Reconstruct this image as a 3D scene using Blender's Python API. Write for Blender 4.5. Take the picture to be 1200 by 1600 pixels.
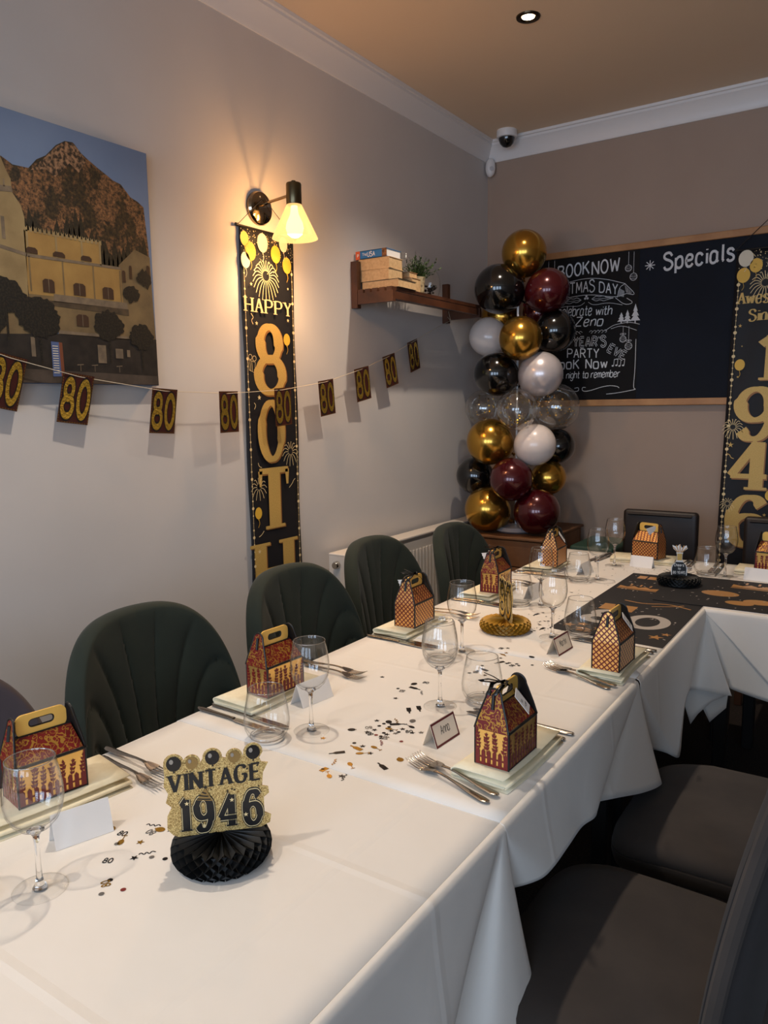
import bpy, bmesh, math, random
from mathutils import Vector, Matrix
random.seed(7)
PI = math.pi
S = bpy.context.scene
for o in list(bpy.data.objects):
    bpy.data.objects.remove(o)
COL = S.collection

# ------------------------------------------------------------------ camera
cam_d = bpy.data.cameras.new('camera')
cam = bpy.data.objects.new('camera', cam_d)
COL.objects.link(cam)
cam_d.sensor_fit = 'VERTICAL'
cam_d.sensor_height = 36.0
cam_d.lens = 1192.0 / 1600.0 * 36.0
cam_d.clip_start = 0.02
_r = Matrix(((0.8301377, -0.06495983, 0.55376134),
             (0.55737804, 0.12194798, -0.82125417),
             (-0.01418155, 0.99040846, 0.13744079)))
cam.matrix_world = Matrix.Translation((2.108, -4.27, 1.43)) @ _r.to_4x4()
S.camera = cam

# ------------------------------------------------------------------ view, world
S.view_settings.view_transform = 'Standard'
S.view_settings.look = 'None'
S.view_settings.gamma = 1.0
S.view_settings.use_curve_mapping = False
S.view_settings.exposure = 0.0
S.cycles.use_denoising = True
S.cycles.transparent_max_bounces = 40
S.cycles.max_bounces = 10
S.cycles.sample_clamp_indirect = 6.0
S.cycles.caustics_reflective = False
S.cycles.caustics_refractive = False

W = bpy.data.worlds.new('overcast_sky')
S.world = W
W.use_nodes = True
W.node_tree.nodes['Background'].inputs[0].default_value = (0.62, 0.75, 1.0, 1)
W.node_tree.nodes['Background'].inputs[1].default_value = 0.6

# ------------------------------------------------------------------ large lights: daylight in the front windows, ceiling downlights
ROOM_X, ROOM_Y, CEIL = 5.2, -6.6, 2.94
WINDOWS = (0.9, 2.5, 4.1)
WIN_W, WIN_Z0, WIN_Z1 = 1.1, 0.9, 2.35
DAYLIGHT = 35.0
for wx in WINDOWS:
    ld = bpy.data.lights.new('daylight', 'AREA')
    ld.shape = 'RECTANGLE'; ld.size = WIN_W; ld.size_y = WIN_Z1 - WIN_Z0
    ld.energy = DAYLIGHT; ld.color = (0.60, 0.77, 1.0)
    lo = bpy.data.objects.new('daylight', ld); COL.objects.link(lo)
    lo.location = (wx, ROOM_Y + 0.03, (WIN_Z0 + WIN_Z1) / 2)
    lo.rotation_euler = (PI / 2, 0, 0)      # emits towards +Y
DOWNLIGHTS = [(0.79, -1.25), (0.79, -2.95), (0.79, -4.65)]
DOWN_POWER = 77.0
BULB = 78.0
DOWN_COLOR = (1.0, 0.85, 0.69)

# ------------------------------------------------------------------ helpers
def lin(c):
    c = c / 255.0
    return c / 12.92 if c <= 0.04045 else ((c + 0.055) / 1.055) ** 2.4

def rgb(r, g, b):
    return (lin(r), lin(g), lin(b), 1.0)

def link(o, parent=None):
    COL.objects.link(o)
    if parent is not None:
        o.parent = parent
    return o

class MB:
    def __init__(s):
        s.v = []; s.f = []
    def add(s, verts, faces):
        n = len(s.v)
        s.v += [tuple(p) for p in verts]
        s.f += [tuple(i + n for i in f) for f in faces]
        return s
    def box(s, x0, x1, y0, y1, z0, z1, M=None):
        p = [(x0, y0, z0), (x1, y0, z0), (x1, y1, z0), (x0, y1, z0), (x0, y0, z1), (x1, y0, z1), (x1, y1, z1), (x0, y1, z1)]
        if M is not None:
            p = [M @ Vector(q) for q in p]
        return s.add(p, [(0, 3, 2, 1), (4, 5, 6, 7), (0, 1, 5, 4), (1, 2, 6, 5), (2, 3, 7, 6), (3, 0, 4, 7)])
    def rbox(s, x0, x1, y0, y1, z0, z1, r=0.01, n=3):
        # box with rounded vertical and horizontal edges, as stacked rounded-rectangle loops
        def loop(ins, z):
            rr = max(r - ins, 0.0005); a0, a1, b0, b1 = x0 + ins, x1 - ins, y0 + ins, y1 - ins
            pts = []
            for (cx, cy, st) in ((a1 - rr, b1 - rr, 0), (a0 + rr, b1 - rr, 90), (a0 + rr, b0 + rr, 180), (a1 - rr, b0 + rr, 270)):
                for k in range(n + 1):
                    a = math.radians(st + 90 * k / n)
                    pts.append((cx + rr * math.cos(a), cy + rr * math.sin(a), z))
            return pts
        loops = []
        q = min(r, (z1 - z0) / 2)
        for k in range(n + 1):
            a = PI / 2 * k / n
            loops.append(loop(q * (1 - math.sin(a)), z0 + q * (1 - math.cos(a))))
        for k in range(n + 1):
            a = PI / 2 * k / n
            loops.append(loop(q * (1 - math.cos(a)), z1 - q * (1 - math.sin(a))))
        return s.loft(loops, True, True)
    def loft(s, loops, closed=True, caps=False):
        n = len(loops[0]); base = len(s.v)
        for L in loops:
            s.v += [tuple(p) for p in L]
        m = n if closed else n - 1
        for j in range(len(loops) - 1):
            for i in range(m):
                a = base + j * n + i; b = base + j * n + (i + 1) % n
                s.f.append((a, b, b + n, a + n))
        if caps:
            s.f.append(tuple(base + i for i in reversed(range(n))))
            s.f.append(tuple(base + (len(loops) - 1) * n + i for i in range(n)))
        return s
    def lathe(s, prof, n=32, c=(0, 0, 0), capb=False, capt=False):
        base = len(s.v); m = len(prof)
        for r, z in prof:
            for i in range(n):
                a = 2 * PI * i / n
                s.v.append((c[0] + r * math.cos(a), c[1] + r * math.sin(a), c[2] + z))
        for j in range(m - 1):
            for i in range(n):
                a = base + j * n + i; b = base + j * n + (i + 1) % n
                s.f.append((a, b, b + n, a + n))
        if capb: s.f.append(tuple(base + i for i in reversed(range(n))))
        if capt: s.f.append(tuple(base + (m - 1) * n + i for i in range(n)))
        return s
    def tube(s, path, r, n=8, caps=True):
        P = [Vector(p) for p in path]
        rad = r if isinstance(r, (list, tuple)) else [r] * len(P)
        loops = []
        ref = None
        for i, p in enumerate(P):
            t = (P[min(i + 1, len(P) - 1)] - P[max(i - 1, 0)])
            if t.length < 1e-9: t = Vector((0, 0, 1))
            t.normalize()
            if ref is None:
                ref = Vector((0, 0, 1)) if abs(t.z) < 0.9 else Vector((1, 0, 0))
            u = t.cross(ref)
            if u.length < 1e-5: u = t.cross(Vector((0, 1, 0.3)))
            u.normalize(); w = u.cross(t).normalized(); ref = w
            loops.append([p + rad[i] * (math.cos(2 * PI * k / n) * u + math.sin(2 * PI * k / n) * w) for k in range(n)])
        return s.loft(loops, True, caps)
    def prism(s, poly, M, depth):
        # poly in local xy, extruded along local z by depth, mapped by M
        n = len(poly); base = len(s.v)
        s.v += [tuple(M @ Vector((x, y, 0))) for x, y in poly]
        s.v += [tuple(M @ Vector((x, y, depth))) for x, y in poly]
        s.f.append(tuple(base + i for i in reversed(range(n))))
        s.f.append(tuple(base + n + i for i in range(n)))
        for i in range(n):
            j = (i + 1) % n
            s.f.append((base + i, base + j, base + n + j, base + n + i))
        return s
    def build(s, name, mat, parent=None, smooth=False, loc=None, rotz=None):
        me = bpy.data.meshes.new(name)
        me.from_pydata(s.v, [], s.f)
        me.update()
        bm = bmesh.new(); bm.from_mesh(me)
        bmesh.ops.recalc_face_normals(bm, faces=bm.faces)
        bm.to_mesh(me); bm.free()
        if smooth:
            me.polygons.foreach_set('use_smooth', [True] * len(me.polygons))
            if smooth != 'all':
                try: me.set_sharp_from_angle(angle=math.radians(smooth if smooth is not True else 40))
                except Exception: pass
        if mat is not None:
            me.materials.append(mat)
        o = bpy.data.objects.new(name, me)
        link(o, parent)
        if loc is not None: o.location = loc
        if rotz is not None: o.rotation_euler = (0, 0, rotz)
        return o

def tag(o, label, cat, group=None, kind=None):
    o['label'] = label; o['category'] = cat
    if group: o['group'] = group
    if kind: o['kind'] = kind
    return o

def thing(name, label, cat, loc=(0, 0, 0), rotz=0.0, group=None):
    o = bpy.data.objects.new(name, None)
    o.empty_display_size = 0.05
    COL.objects.link(o)
    o.location = loc; o.rotation_euler = (0, 0, rotz)
    return tag(o, label, cat, group)

def struct(o):
    o['kind'] = 'structure'
    return o

def dup(root, loc, rotz, label, group=None):
    r = root.copy(); COL.objects.link(r); r.location = loc; r.rotation_euler = (0, 0, rotz); r['label'] = label
    if group: r['group'] = group
    for ch in list(root.children):
        c = ch.copy(); COL.objects.link(c); c.parent = r
        for g in ch.children:
            d = g.copy(); COL.objects.link(d); d.parent = c
    return r

# ------------------------------------------------------------------ materials
MATS = {}
class NT:
    def __init__(s, m): s.t = m.node_tree; s.n = s.t.nodes; s.l = s.t.links; s.b = s.n.get('Principled BSDF')
    def node(s, k, **kw):
        x = s.n.new(k)
        for a, v in kw.items(): setattr(x, a, v)
        return x
    def math(s, op, a, b=None, c=None):
        x = s.n.new('ShaderNodeMath'); x.operation = op
        for i, v in enumerate((a, b, c)):
            if v is None: continue
            if isinstance(v, (int, float)): x.inputs[i].default_value = v
            else: s.l.new(v, x.inputs[i])
        return x.outputs[0]
    def mix(s, f, a, b):
        x = s.n.new('ShaderNodeMix'); x.data_type = 'RGBA'
        for i, v in ((0, f), (6, a), (7, b)):
            if isinstance(v, (int, float)): x.inputs[i].default_value = v
            elif isinstance(v, tuple): x.inputs[i].default_value = v
            else: s.l.new(v, x.inputs[i])
        return x.outputs[2]
    def obj(s):
        return s.n.new('ShaderNodeTexCoord').outputs['Object']
    def sep(s, v):
        x = s.n.new('ShaderNodeSeparateXYZ'); s.l.new(v, x.inputs[0]); return x.outputs
    def noise(s, scale, detail=3, rough=0.55, vec=None):
        x = s.n.new('ShaderNodeTexNoise'); x.inputs['Scale'].default_value = scale; x.inputs['Detail'].default_value = detail; x.inputs['Roughness'].default_value = rough
        s.l.new(vec if vec is not None else s.obj(), x.inputs['Vector'])
        return x.outputs['Fac']
    def voro(s, scale, out='Distance', vec=None):
        x = s.n.new('ShaderNodeTexVoronoi'); x.inputs['Scale'].default_value = scale
        s.l.new(vec if vec is not None else s.obj(), x.inputs['Vector'])
        return x.outputs[out]
    def ramp(s, f, stops):
        x = s.n.new('ShaderNodeValToRGB'); e = x.color_ramp.elements
        while len(e) < len(stops): e.new(0.5)
        for i, (p, c) in enumerate(stops): e[i].position = p; e[i].color = c
        s.l.new(f, x.inputs[0]); return x.outputs[0]
    def bump(s, h, strength, dist=0.002):
        x = s.n.new('ShaderNodeBump'); x.inputs['Strength'].default_value = strength; x.inputs['Distance'].default_value = dist
        s.l.new(h, x.inputs['Height']); s.l.new(x.outputs[0], s.b.inputs['Normal'])
    def color(s, c): s.l.new(c, s.b.inputs['Base Color'])

def M(name, col=(0.5, 0.5, 0.5, 1), rough=0.6, metal=0.0, spec=0.5, sheen=0.0, emit=None, estr=0.0, coat=0.0, trans=0.0):
    m = bpy.data.materials.new(name); m.use_nodes = True
    b = m.node_tree.nodes['Principled BSDF']
    b.inputs['Base Color'].default_value = col
    b.inputs['Roughness'].default_value = rough
    b.inputs['Metallic'].default_value = metal
    b.inputs['Specular IOR Level'].default_value = spec
    b.inputs['Sheen Weight'].default_value = sheen
    b.inputs['Coat Weight'].default_value = coat
    b.inputs['Transmission Weight'].default_value = trans
    if emit is not None:
        b.inputs['Emission Color'].default_value = emit; b.inputs['Emission Strength'].default_value = estr
    MATS[name] = m
    return m

def noisy(name, c1, c2, scale, rough=0.7, bump=0.0, bscale=None, detail=4, lo=0.35, hi=0.65, **kw):
    m = M(name, c1, rough, **kw); t = NT(m)
    n = t.noise(scale, detail)
    t.color(t.ramp(n, [(lo, c1), (hi, c2)]))
    if bump:
        t.bump(t.noise(bscale or scale * 4, 3), bump)
    return m

def glass_mat(name, tint=(1, 1, 1, 1), base=0.045, edge=0.75, power=3.2, rough=0.0, absorb=0.0):
    m = bpy.data.materials.new(name); m.use_nodes = True
    t = NT(m); t.n.remove(t.b)
    out = t.n['Material Output']
    tr = t.node('ShaderNodeBsdfTransparent'); tr.inputs[0].default_value = tint
    gl = t.node('ShaderNodeBsdfGlossy'); gl.inputs['Roughness'].default_value = rough
    gl.inputs[0].default_value = (1, 1, 1, 1)
    lw = t.node('ShaderNodeLayerWeight'); lw.inputs[0].default_value = 0.5
    fac = t.math('ADD', t.math('MULTIPLY', t.math('POWER', lw.outputs['Facing'], power), edge), base)
    if absorb:
        ab = t.mix(t.math('POWER', lw.outputs['Facing'], 6.0), tint, (1 - absorb, 1 - absorb, 1 - absorb, 1))
        t.l.new(ab, tr.inputs[0])
    mx = t.node('ShaderNodeMixShader')
    t.l.new(fac, mx.inputs[0]); t.l.new(tr.outputs[0], mx.inputs[1]); t.l.new(gl.outputs[0], mx.inputs[2])
    t.l.new(mx.outputs[0], out.inputs[0])
    MATS[name] = m
    return m

m_wall_l = noisy('plaster_cream', rgb(202, 196, 192), rgb(208, 202, 198), 1.5, 0.62, bump=0.05, bscale=60)
m_wall_b = noisy('plaster_taupe', rgb(160, 138, 122), rgb(166, 144, 128), 1.5, 0.62, bump=0.05, bscale=60)
m_ceil = noisy('plaster_ceiling', rgb(226, 202, 174), rgb(229, 205, 177), 1.2, 0.8, bump=0.04, bscale=40)
m_white = M('white_gloss_paint', rgb(228, 224, 222), 0.35)
m_carpet = noisy('carpet_dark', rgb(20, 14, 11), rgb(62, 46, 34), 160, 0.95, bump=0.5, bscale=400, lo=0.45, hi=0.72)
m_glass = glass_mat('clear_glass', (0.995, 0.997, 0.997, 1), 0.04, 0.5, 4.5, absorb=0.8)
m_glass_foot = glass_mat('clear_glass_thick', (0.99, 0.993, 0.993, 1), 0.04, 0.5, 4.5, absorb=0.85)
m_stem = M('solid_glass', (1, 1, 1, 1), 0.0, spec=0.5, trans=1.0)
m_stem.node_tree.nodes['Principled BSDF'].inputs['IOR'].default_value = 1.5
m_rimg = glass_mat('glass_rim', (0.75, 0.76, 0.76, 1), 0.30, 0.5, 2.0)
m_pane = glass_mat('window_glass', (1, 1, 1, 1), 0.04, 0.8, 4)
m_steel = M('polished_steel', rgb(205, 198, 188), 0.16, 1.0)
m_steel_d = M('satin_steel_handle', rgb(150, 143, 134), 0.25, 1.0)
m_black = M('black_card', rgb(16, 14, 14), 0.45)
m_blackm = M('black_metal', rgb(18, 17, 17), 0.4)
m_green = noisy('green_velvet', rgb(22, 31, 23), rgb(29, 38, 29), 9, 0.9, sheen=0.06)
m_mauve = noisy('mauve_velvet', rgb(60, 51, 55), rgb(70, 60, 64), 9, 0.9, sheen=0.08)
m_grey = noisy('grey_brown_suede', rgb(46, 39, 35), rgb(58, 50, 45), 5, 0.95, sheen=0.05, bump=0.08, bscale=180)
m_grey_d = noisy('dark_grey_suede', rgb(38, 35, 35), rgb(44, 40, 40), 6, 0.95, sheen=0.03)
m_leather = noisy('brown_leather', rgb(26, 17, 14), rgb(33, 22, 18), 30, 0.5, bump=0.12, bscale=260)
m_wood = noisy('dark_oak', rgb(92, 54, 28), rgb(60, 34, 18), 7, 0.5, detail=6)
m_wood_c = noisy('chest_oak', rgb(120, 80, 46), rgb(92, 58, 32), 6, 0.6, detail=6)
m_walnut = noisy('shelf_walnut', rgb(92, 54, 34), rgb(60, 34, 22), 8, 0.4, detail=5)
m_pine = noisy('pine_frame', rgb(186, 136, 88), rgb(166, 116, 72), 9, 0.5, detail=5)
m_brass = M('antique_chrome', rgb(150, 132, 108), 0.12, 1.0)
m_gunmetal = M('dark_brass', rgb(98, 88, 66), 0.3, 1.0)
m_cream = noisy('book_pages', rgb(214, 178, 130), rgb(196, 158, 112), 80, 0.8)
m_paper = M('white_paper', rgb(236, 232, 228), 0.7)
m_cream_paper = M('cream_card', rgb(240, 226, 206), 0.7)
m_maroon = M('maroon_card', rgb(96, 22, 30), 0.5)
m_maroon_d = M('bunting_maroon', rgb(66, 22, 18), 0.4)
m_ink = M('ink', rgb(30, 26, 30), 0.6)
m_chalk = noisy('chalk', rgb(232, 232, 232), rgb(186, 188, 194), 300, 0.9)
m_foil = M('gold_foil', rgb(250, 214, 96), 0.26, 1.0)
_t = NT(m_foil); _t.bump(_t.noise(120, 3), 0.6, 0.004)
m_redcard = M('red_cut_card', rgb(112, 20, 22), 0.4)
m_goldcard = M('gold_card', rgb(246, 198, 112), 0.30, 0.8)
m_handle = M('gold_handle_card', rgb(240, 192, 96), 0.4, 0.2)
m_ribbon = M('black_ribbon', rgb(14, 13, 14), 0.25)
m_cotton = M('cotton_string', rgb(206, 192, 168), 0.8)
m_navy = noisy('banner_black_satin', rgb(10, 9, 15), rgb(15, 13, 20), 6, 0.65)
m_runner = noisy('runner_black', rgb(17, 15, 18), rgb(23, 20, 23), 6, 0.7)
m_bookblue = M('book_blue', rgb(44, 112, 168), 0.45)
m_bookorange = M('book_orange', rgb(214, 92, 48), 0.45)
m_bookdark = M('book_black_cover', rgb(30, 24, 22), 0.45)
m_tealseat = M('green_vinyl', rgb(26, 58, 46), 0.6)
m_leaf = noisy('plant_green', rgb(40, 58, 26), rgb(70, 92, 40), 30, 0.6)
m_radiator = M('radiator_enamel', rgb(216, 208, 198), 0.3)

# glitter gold print
m_glit = M('gold_glitter', rgb(190, 152, 78), 0.5, 0.25)
_t = NT(m_glit); _t.color(_t.mix(_t.ramp(_t.voro(900, 'Color'), [(0.2, (0, 0, 0, 1)), (0.8, (1, 1, 1, 1))]), rgb(140, 104, 48), rgb(236, 206, 136)))
m_letter = M('gold_letter_print', rgb(206, 164, 82), 0.5, 0.15)
_t = NT(m_letter); _t.color(_t.mix(_t.noise(260, 2, 0.6), rgb(176, 134, 58), rgb(232, 196, 116)))
m_letter_sh = M('copper_letter_edge', rgb(150, 100, 52), 0.5, 0.1)
m_print_pale = M('pale_gold_print', rgb(232, 206, 152), 0.5)
m_bal_y = M('yellow_balloon_print', rgb(226, 178, 62), 0.5)
m_bal_w = M('cream_balloon_print', rgb(222, 210, 186), 0.5)

# white table linen with faint ironed creases
def linen(name):
    m = M(name, rgb(228, 222, 214), 0.75, sheen=0.1); t = NT(m)
    x, y, z = t.sep(t.obj())
    def crease(c, p, ph):
        d = t.math('ABSOLUTE', t.math('SUBTRACT', t.math('FRACT', t.math('ADD', t.math('DIVIDE', c, p), ph)), 0.5))
        return t.math('SUBTRACT', 1.0, t.math('MINIMUM', t.math('MULTIPLY', d, p / 0.012), 1.0))
    h = t.math('ADD', crease(x, 0.43, 0.12), crease(y, 0.39, 0.3))
    wr = t.math('MULTIPLY', t.noise(7, 3, 0.5), 3.0)
    t.bump(t.math('ADD', t.math('ADD', h, wr), t.math('MULTIPLY', t.noise(900, 1), 0.04)), 0.35, 0.0022)
    return m
m_linen = linen('white_linen')
m_napkin = noisy('cream_napkin', rgb(238, 228, 198), rgb(230, 218, 186), 40, 0.85, bump=0.1, bscale=500)

# gift box paper: lattice or picket fence with plants, over gold card
def pattern_u(t):
    x, y, z = t.sep(t.obj())
    return t.math('ADD', x, y), z
def lattice_mat(name):
    m = M(name, rgb(130, 30, 22), 0.4); t = NT(m); u, v = pattern_u(t)
    def lines(c):
        d = t.math('ABSOLUTE', t.math('SUBTRACT', t.math('FRACT', t.math('DIVIDE', c, 0.0140)), 0.5))
        return t.math('LESS_THAN', d, 0.34)
    a = lines(t.math('ADD', u, v)); b = lines(t.math('SUBTRACT', u, v))
    g = t.math('MULTIPLY', a, b)
    t.color(t.mix(g, rgb(112, 22, 18), rgb(240, 186, 108)))
    t.l.new(t.math('MULTIPLY', g, 0.8), t.b.inputs['Metallic'])
    return m
def roof_mat(name):
    m = M(name, rgb(120, 20, 24), 0.35); t = NT(m)
    n = t.noise(70, 1.0, 0.4); n2 = t.noise(120, 0.0, 0.4)
    a = t.math('LESS_THAN', t.math('ABSOLUTE', t.math('SUBTRACT', n, 0.5)), 0.022)
    b = t.math('LESS_THAN', t.math('ABSOLUTE', t.math('SUBTRACT', n2, 0.42)), 0.03)
    c = t.math('GREATER_THAN', n, 0.66)
    g = t.math('MAXIMUM', t.math('MAXIMUM', a, b), c)
    t.color(t.mix(g, rgb(112, 22, 20), rgb(190, 142, 62)))
    t.l.new(t.math('MULTIPLY', g, 0.6), t.b.inputs['Metallic'])
    return m
m_lat, m_roof = lattice_mat('lattice_card'), roof_mat('floral_card')

# balloons
m_b_gold = M('balloon_gold', rgb(196, 150, 66), 0.2, 0.95)
m_b_black = M('balloon_black', rgb(10, 10, 11), 0.14, 0.0, coat=0.6)
m_b_burg = M('balloon_burgundy', rgb(72, 11, 19), 0.2, 0.35, coat=0.5)
m_b_white = M('balloon_pearl', rgb(226, 212, 204), 0.28, 0.0, coat=0.4)
m_b_silver = M('balloon_silver', rgb(206, 196, 196), 0.28, 0.35, coat=0.5)
m_b_clear = glass_mat('balloon_clear', (0.90, 0.89, 0.87, 1), 0.09, 0.5, 1.8, 0.06, absorb=0.45)
# ------------------------------------------------------------------ stroke lettering
GL = {
 'A': ['0,0 2,6 4,0', '0.8,2.2 3.2,2.2'], 'B': ['0,0 0,6', '~0,6 3.2,6 3.6,4.4 2.6,3.2 0,3.2', '~0,3.2 3.4,3.2 4.2,1.5 3.2,0 0,0'],
 'C': ['~4,5 3,6.2 0.6,6 -0.2,3 0.6,0 3,-.2 4,1'], 'D': ['0,0 0,6', '~0,6 3,6 4.3,4.4 4.3,1.6 3,0 0,0'], 'E': ['3.4,6 0,6 0,0 3.4,0', '0,3 2.8,3'],
 'G': ['~4,5 3,6.2 0.6,6 -0.2,3 0.6,0 3,-.2 4,1.2 4,2.8', '2.4,2.8 4.4,2.8'],
 'H': ['0,0 0,6', '4,0 4,6', '0,3 4,3'], 'I': ['.5,0 .5,6'], 'K': ['0,0 0,6', '3.6,6 0,2.6', '1.2,3.6 3.8,0'], 'M': ['0,0 .3,6 2.2,1.5 4.1,6 4.4,0'],
 'N': ['0,0 0,6 3.8,0 3.8,6'], 'O': ['@2,3,2,3.0'], 'P': ['0,0 0,6', '~0,6 3.4,6 4.2,4.4 3.4,2.8 0,2.8'],
 'R': ['0,0 0,6', '~0,6 3.2,6 4,4.5 3.2,3 0,3', '1.8,3 4,0'], 'S': ['~3.7,5 2.6,6.6 0,6.2 -.2,4.2 3.4,3 4.2,1.2 2.6,-.4 0.6,-.3 0,1'],
 'T': ['0,6 4,6', '2,6 2,0'], 'U': ['~0,6 0,1 1,-.3 3,-.3 4,1 4,6'], 'V': ['0,6 2,0 4,6'], 'W': ['0,6 1.2,0 2.6,5 4,0 5.2,6'], 'Y': ['0,6 2,3 4,6', '2,3 2,0'], 'Z': ['0,6 4,6 0,0 4.2,0'],
 'a': ['~3,3.4 2.2,4.4 .2,4.2 -.2,1 .6,-.3 2.2,-.2 3,1', '3,4 3,.6 3.6,0'], 'b': ['0,6.4 0,0', '~0,2.8 1.2,4.3 3,4.2 3.4,1 2.4,-.3 .8,-.2 0,.8'],
 'c': ['~3,3.4 2,4.5 .2,4.2 -.2,1 .8,-.3 2.2,-.2 3,.8'], 'e': ['~.1,2.1 1.5,2.2 3,2.4 3,4.3 .8,4.6 -.1,2.4 .4,-.2 2.2,-.4 3.2,.8'],
 'g': ['~3,3.4 2.2,4.4 .2,4.2 -.2,1.2 .8,-.1 2.4,.2 3,1.4', '~3,4 3,-1 2,-2.4 .6,-2.2 0,-1.4'], 'h': ['0,6.4 0,0', '~0,2.6 1.2,4.4 3,4.2 3,1.6 3,0'],
 'i': ['.4,4 .4,0', '.4,5.2 .4,5.6'], 'l': ['.4,6.4 .4,.4 .9,0'], 'm': ['0,4 0,0', '~0,2.6 .8,4.4 2,4 2,1.6 2,0', '~2,2.6 2.8,4.4 4.1,4 4.1,1.6 4.1,0'],
 'n': ['0,4 0,0', '~0,2.6 1.2,4.4 3,4.2 3,1.6 3,0'], 'o': ['~1.5,4.2 -.2,4.2 -.2,-.2 1.5,-.2 3.3,-.2 3.3,4.2 1.5,4.2'],
 'p': ['0,4 0,-2.2', '~0,2.8 1.2,4.3 3,4.2 3.4,1 2.4,-.3 .8,-.2 0,.8'], 'r': ['0,4 0,0', '~0,2.4 .8,4 2.4,4.2'], 's': ['~2.8,3.4 2,4.5 .2,4.3 0,2.7 2.6,1.9 3,.4 1.8,-.4 .4,-.2 0,.6'],
 't': ['~1,6 1,2 1,.2 1.6,-.1 2.4,.3', '0,4 2.3,4'], 'w': ['0,4 1,0 2.1,3.6 3.2,0 4.2,4'], "'": ['.3,6.2 .1,5'],
 '0': ['@2,3,2,3.0'], '1': ['.6,4.8 2,6 2,0'], '8': ['@2,4.5,1.55,1.55', '@2,1.55,2,1.6'],
 '9': ['@2,4.1,1.9,1.9', '~3.9,4.3 4.1,2 3.0,-.1 1.2,-.2 .4,.9'], '6': ['@2,1.9,1.9,1.9', '~.1,1.7 -.1,4 1.0,6.1 2.8,6.2 3.6,5.1'],
 '4': ['2.9,6 -.3,1.7 4.3,1.7', '3,6 3,0'], ' ': [], '2': ['~0,5 1,6.3 3.4,6.2 3.8,4 2,2 0,0', '0,0 4,0'], '&': ['~4,0 1,4.4 1.4,6 2.8,6 2.8,4.4 .4,2.4 .2,0 2.4,-.3 4,2'],
}
SERIFS = {'A': [(0, 0), (4, 0)], 'H': [(0, 0), (0, 6), (4, 0), (4, 6)], 'P': [(0, 0), (-.15, 6)], 'Y': [(0, 6), (4, 6), (2, 0)], 'T': [(2, 0)], 'I': [(.5, 0), (.5, 6)], 'N': [(0, 0), (-.2, 6), (3.8, 6)], 'V': [(0, 6), (4, 6)],
          '1': [(2, 0)], '4': [(3, 0)], 'E': [(0, 0), (0, 6)], 'n': [(0, 0), (3, 0)], 'm': [(0, 0), (2, 0), (4.1, 0)], 'i': [(.4, 0)], 'w': [(0, 4), (4.2, 4)]}

def chaikin(P, n=3):
    for _ in range(n):
        Q = [P[0]]
        for a, b in zip(P, P[1:]):
            Q += [(a[0] * .75 + b[0] * .25, a[1] * .75 + b[1] * .25), (a[0] * .25 + b[0] * .75, a[1] * .25 + b[1] * .75)]
        P = Q + [P[-1]]
    return P

def strokes(ch):
    out = []
    for s in GL.get(ch, []):
        if s[0] == '@':
            cx, cy, rx, ry = [float(c) for c in s[1:].split(',')]
            out.append([(cx + rx * math.sin(2 * PI * i / 36), cy + ry * math.cos(2 * PI * i / 36)) for i in range(37)]); continue
        sm = s[0] == '~'
        P = [tuple(float(c) for c in q.split(',')) for q in s.lstrip('~').split()]
        out.append(chaikin(P) if sm else P)
    return out

def glyph_w(ch):
    pts = [p for s in strokes(ch) for p in s]
    return max(p[0] for p in pts) if pts else 1.6

def lift(mb, to3):
    k = getattr(mb, 'lay', 0); mb.lay = k + 1
    o = Vector(to3(0, 0)); a = Vector(to3(1e-2, 0)) - o; b = Vector(to3(0, 1e-2)) - o
    n = a.cross(b)
    if n.length < 1e-12: return to3
    n = n.normalized() * (5e-5 * (k % 7))
    return lambda u, v: tuple(Vector(to3(u, v)) + n)

def ribbon(mb, P, wf, to3):
    to3 = lift(mb, to3)
    # flat ribbon along 2D points, half width from wf(dx, dy)
    n = len(P)
    closed = n > 3 and abs(P[0][0] - P[-1][0]) < 1e-6 and abs(P[0][1] - P[-1][1]) < 1e-6
    L = []
    for i, p in enumerate(P):
        a = P[i - 1] if i > 0 else (P[-2] if closed else P[0]); b = P[i + 1] if i < n - 1 else (P[1] if closed else P[-1])
        d = (b[0] - a[0], b[1] - a[1]); l = math.hypot(*d) or 1.0
        d = (d[0] / l, d[1] / l); w = wf(d[0], d[1])
        L.append(((p[0] - d[1] * w, p[1] + d[0] * w), (p[0] + d[1] * w, p[1] - d[0] * w)))
    base = len(mb.v)
    for a, b in L:
        mb.v += [tuple(to3(*a)), tuple(to3(*b))]
    for i in range(n - 1):
        k = base + 2 * i
        mb.f.append((k, k + 1, k + 3, k + 2))

def split_corners(P):
    # straight-cornered polylines become separate segments with square joints
    return [P]

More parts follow.
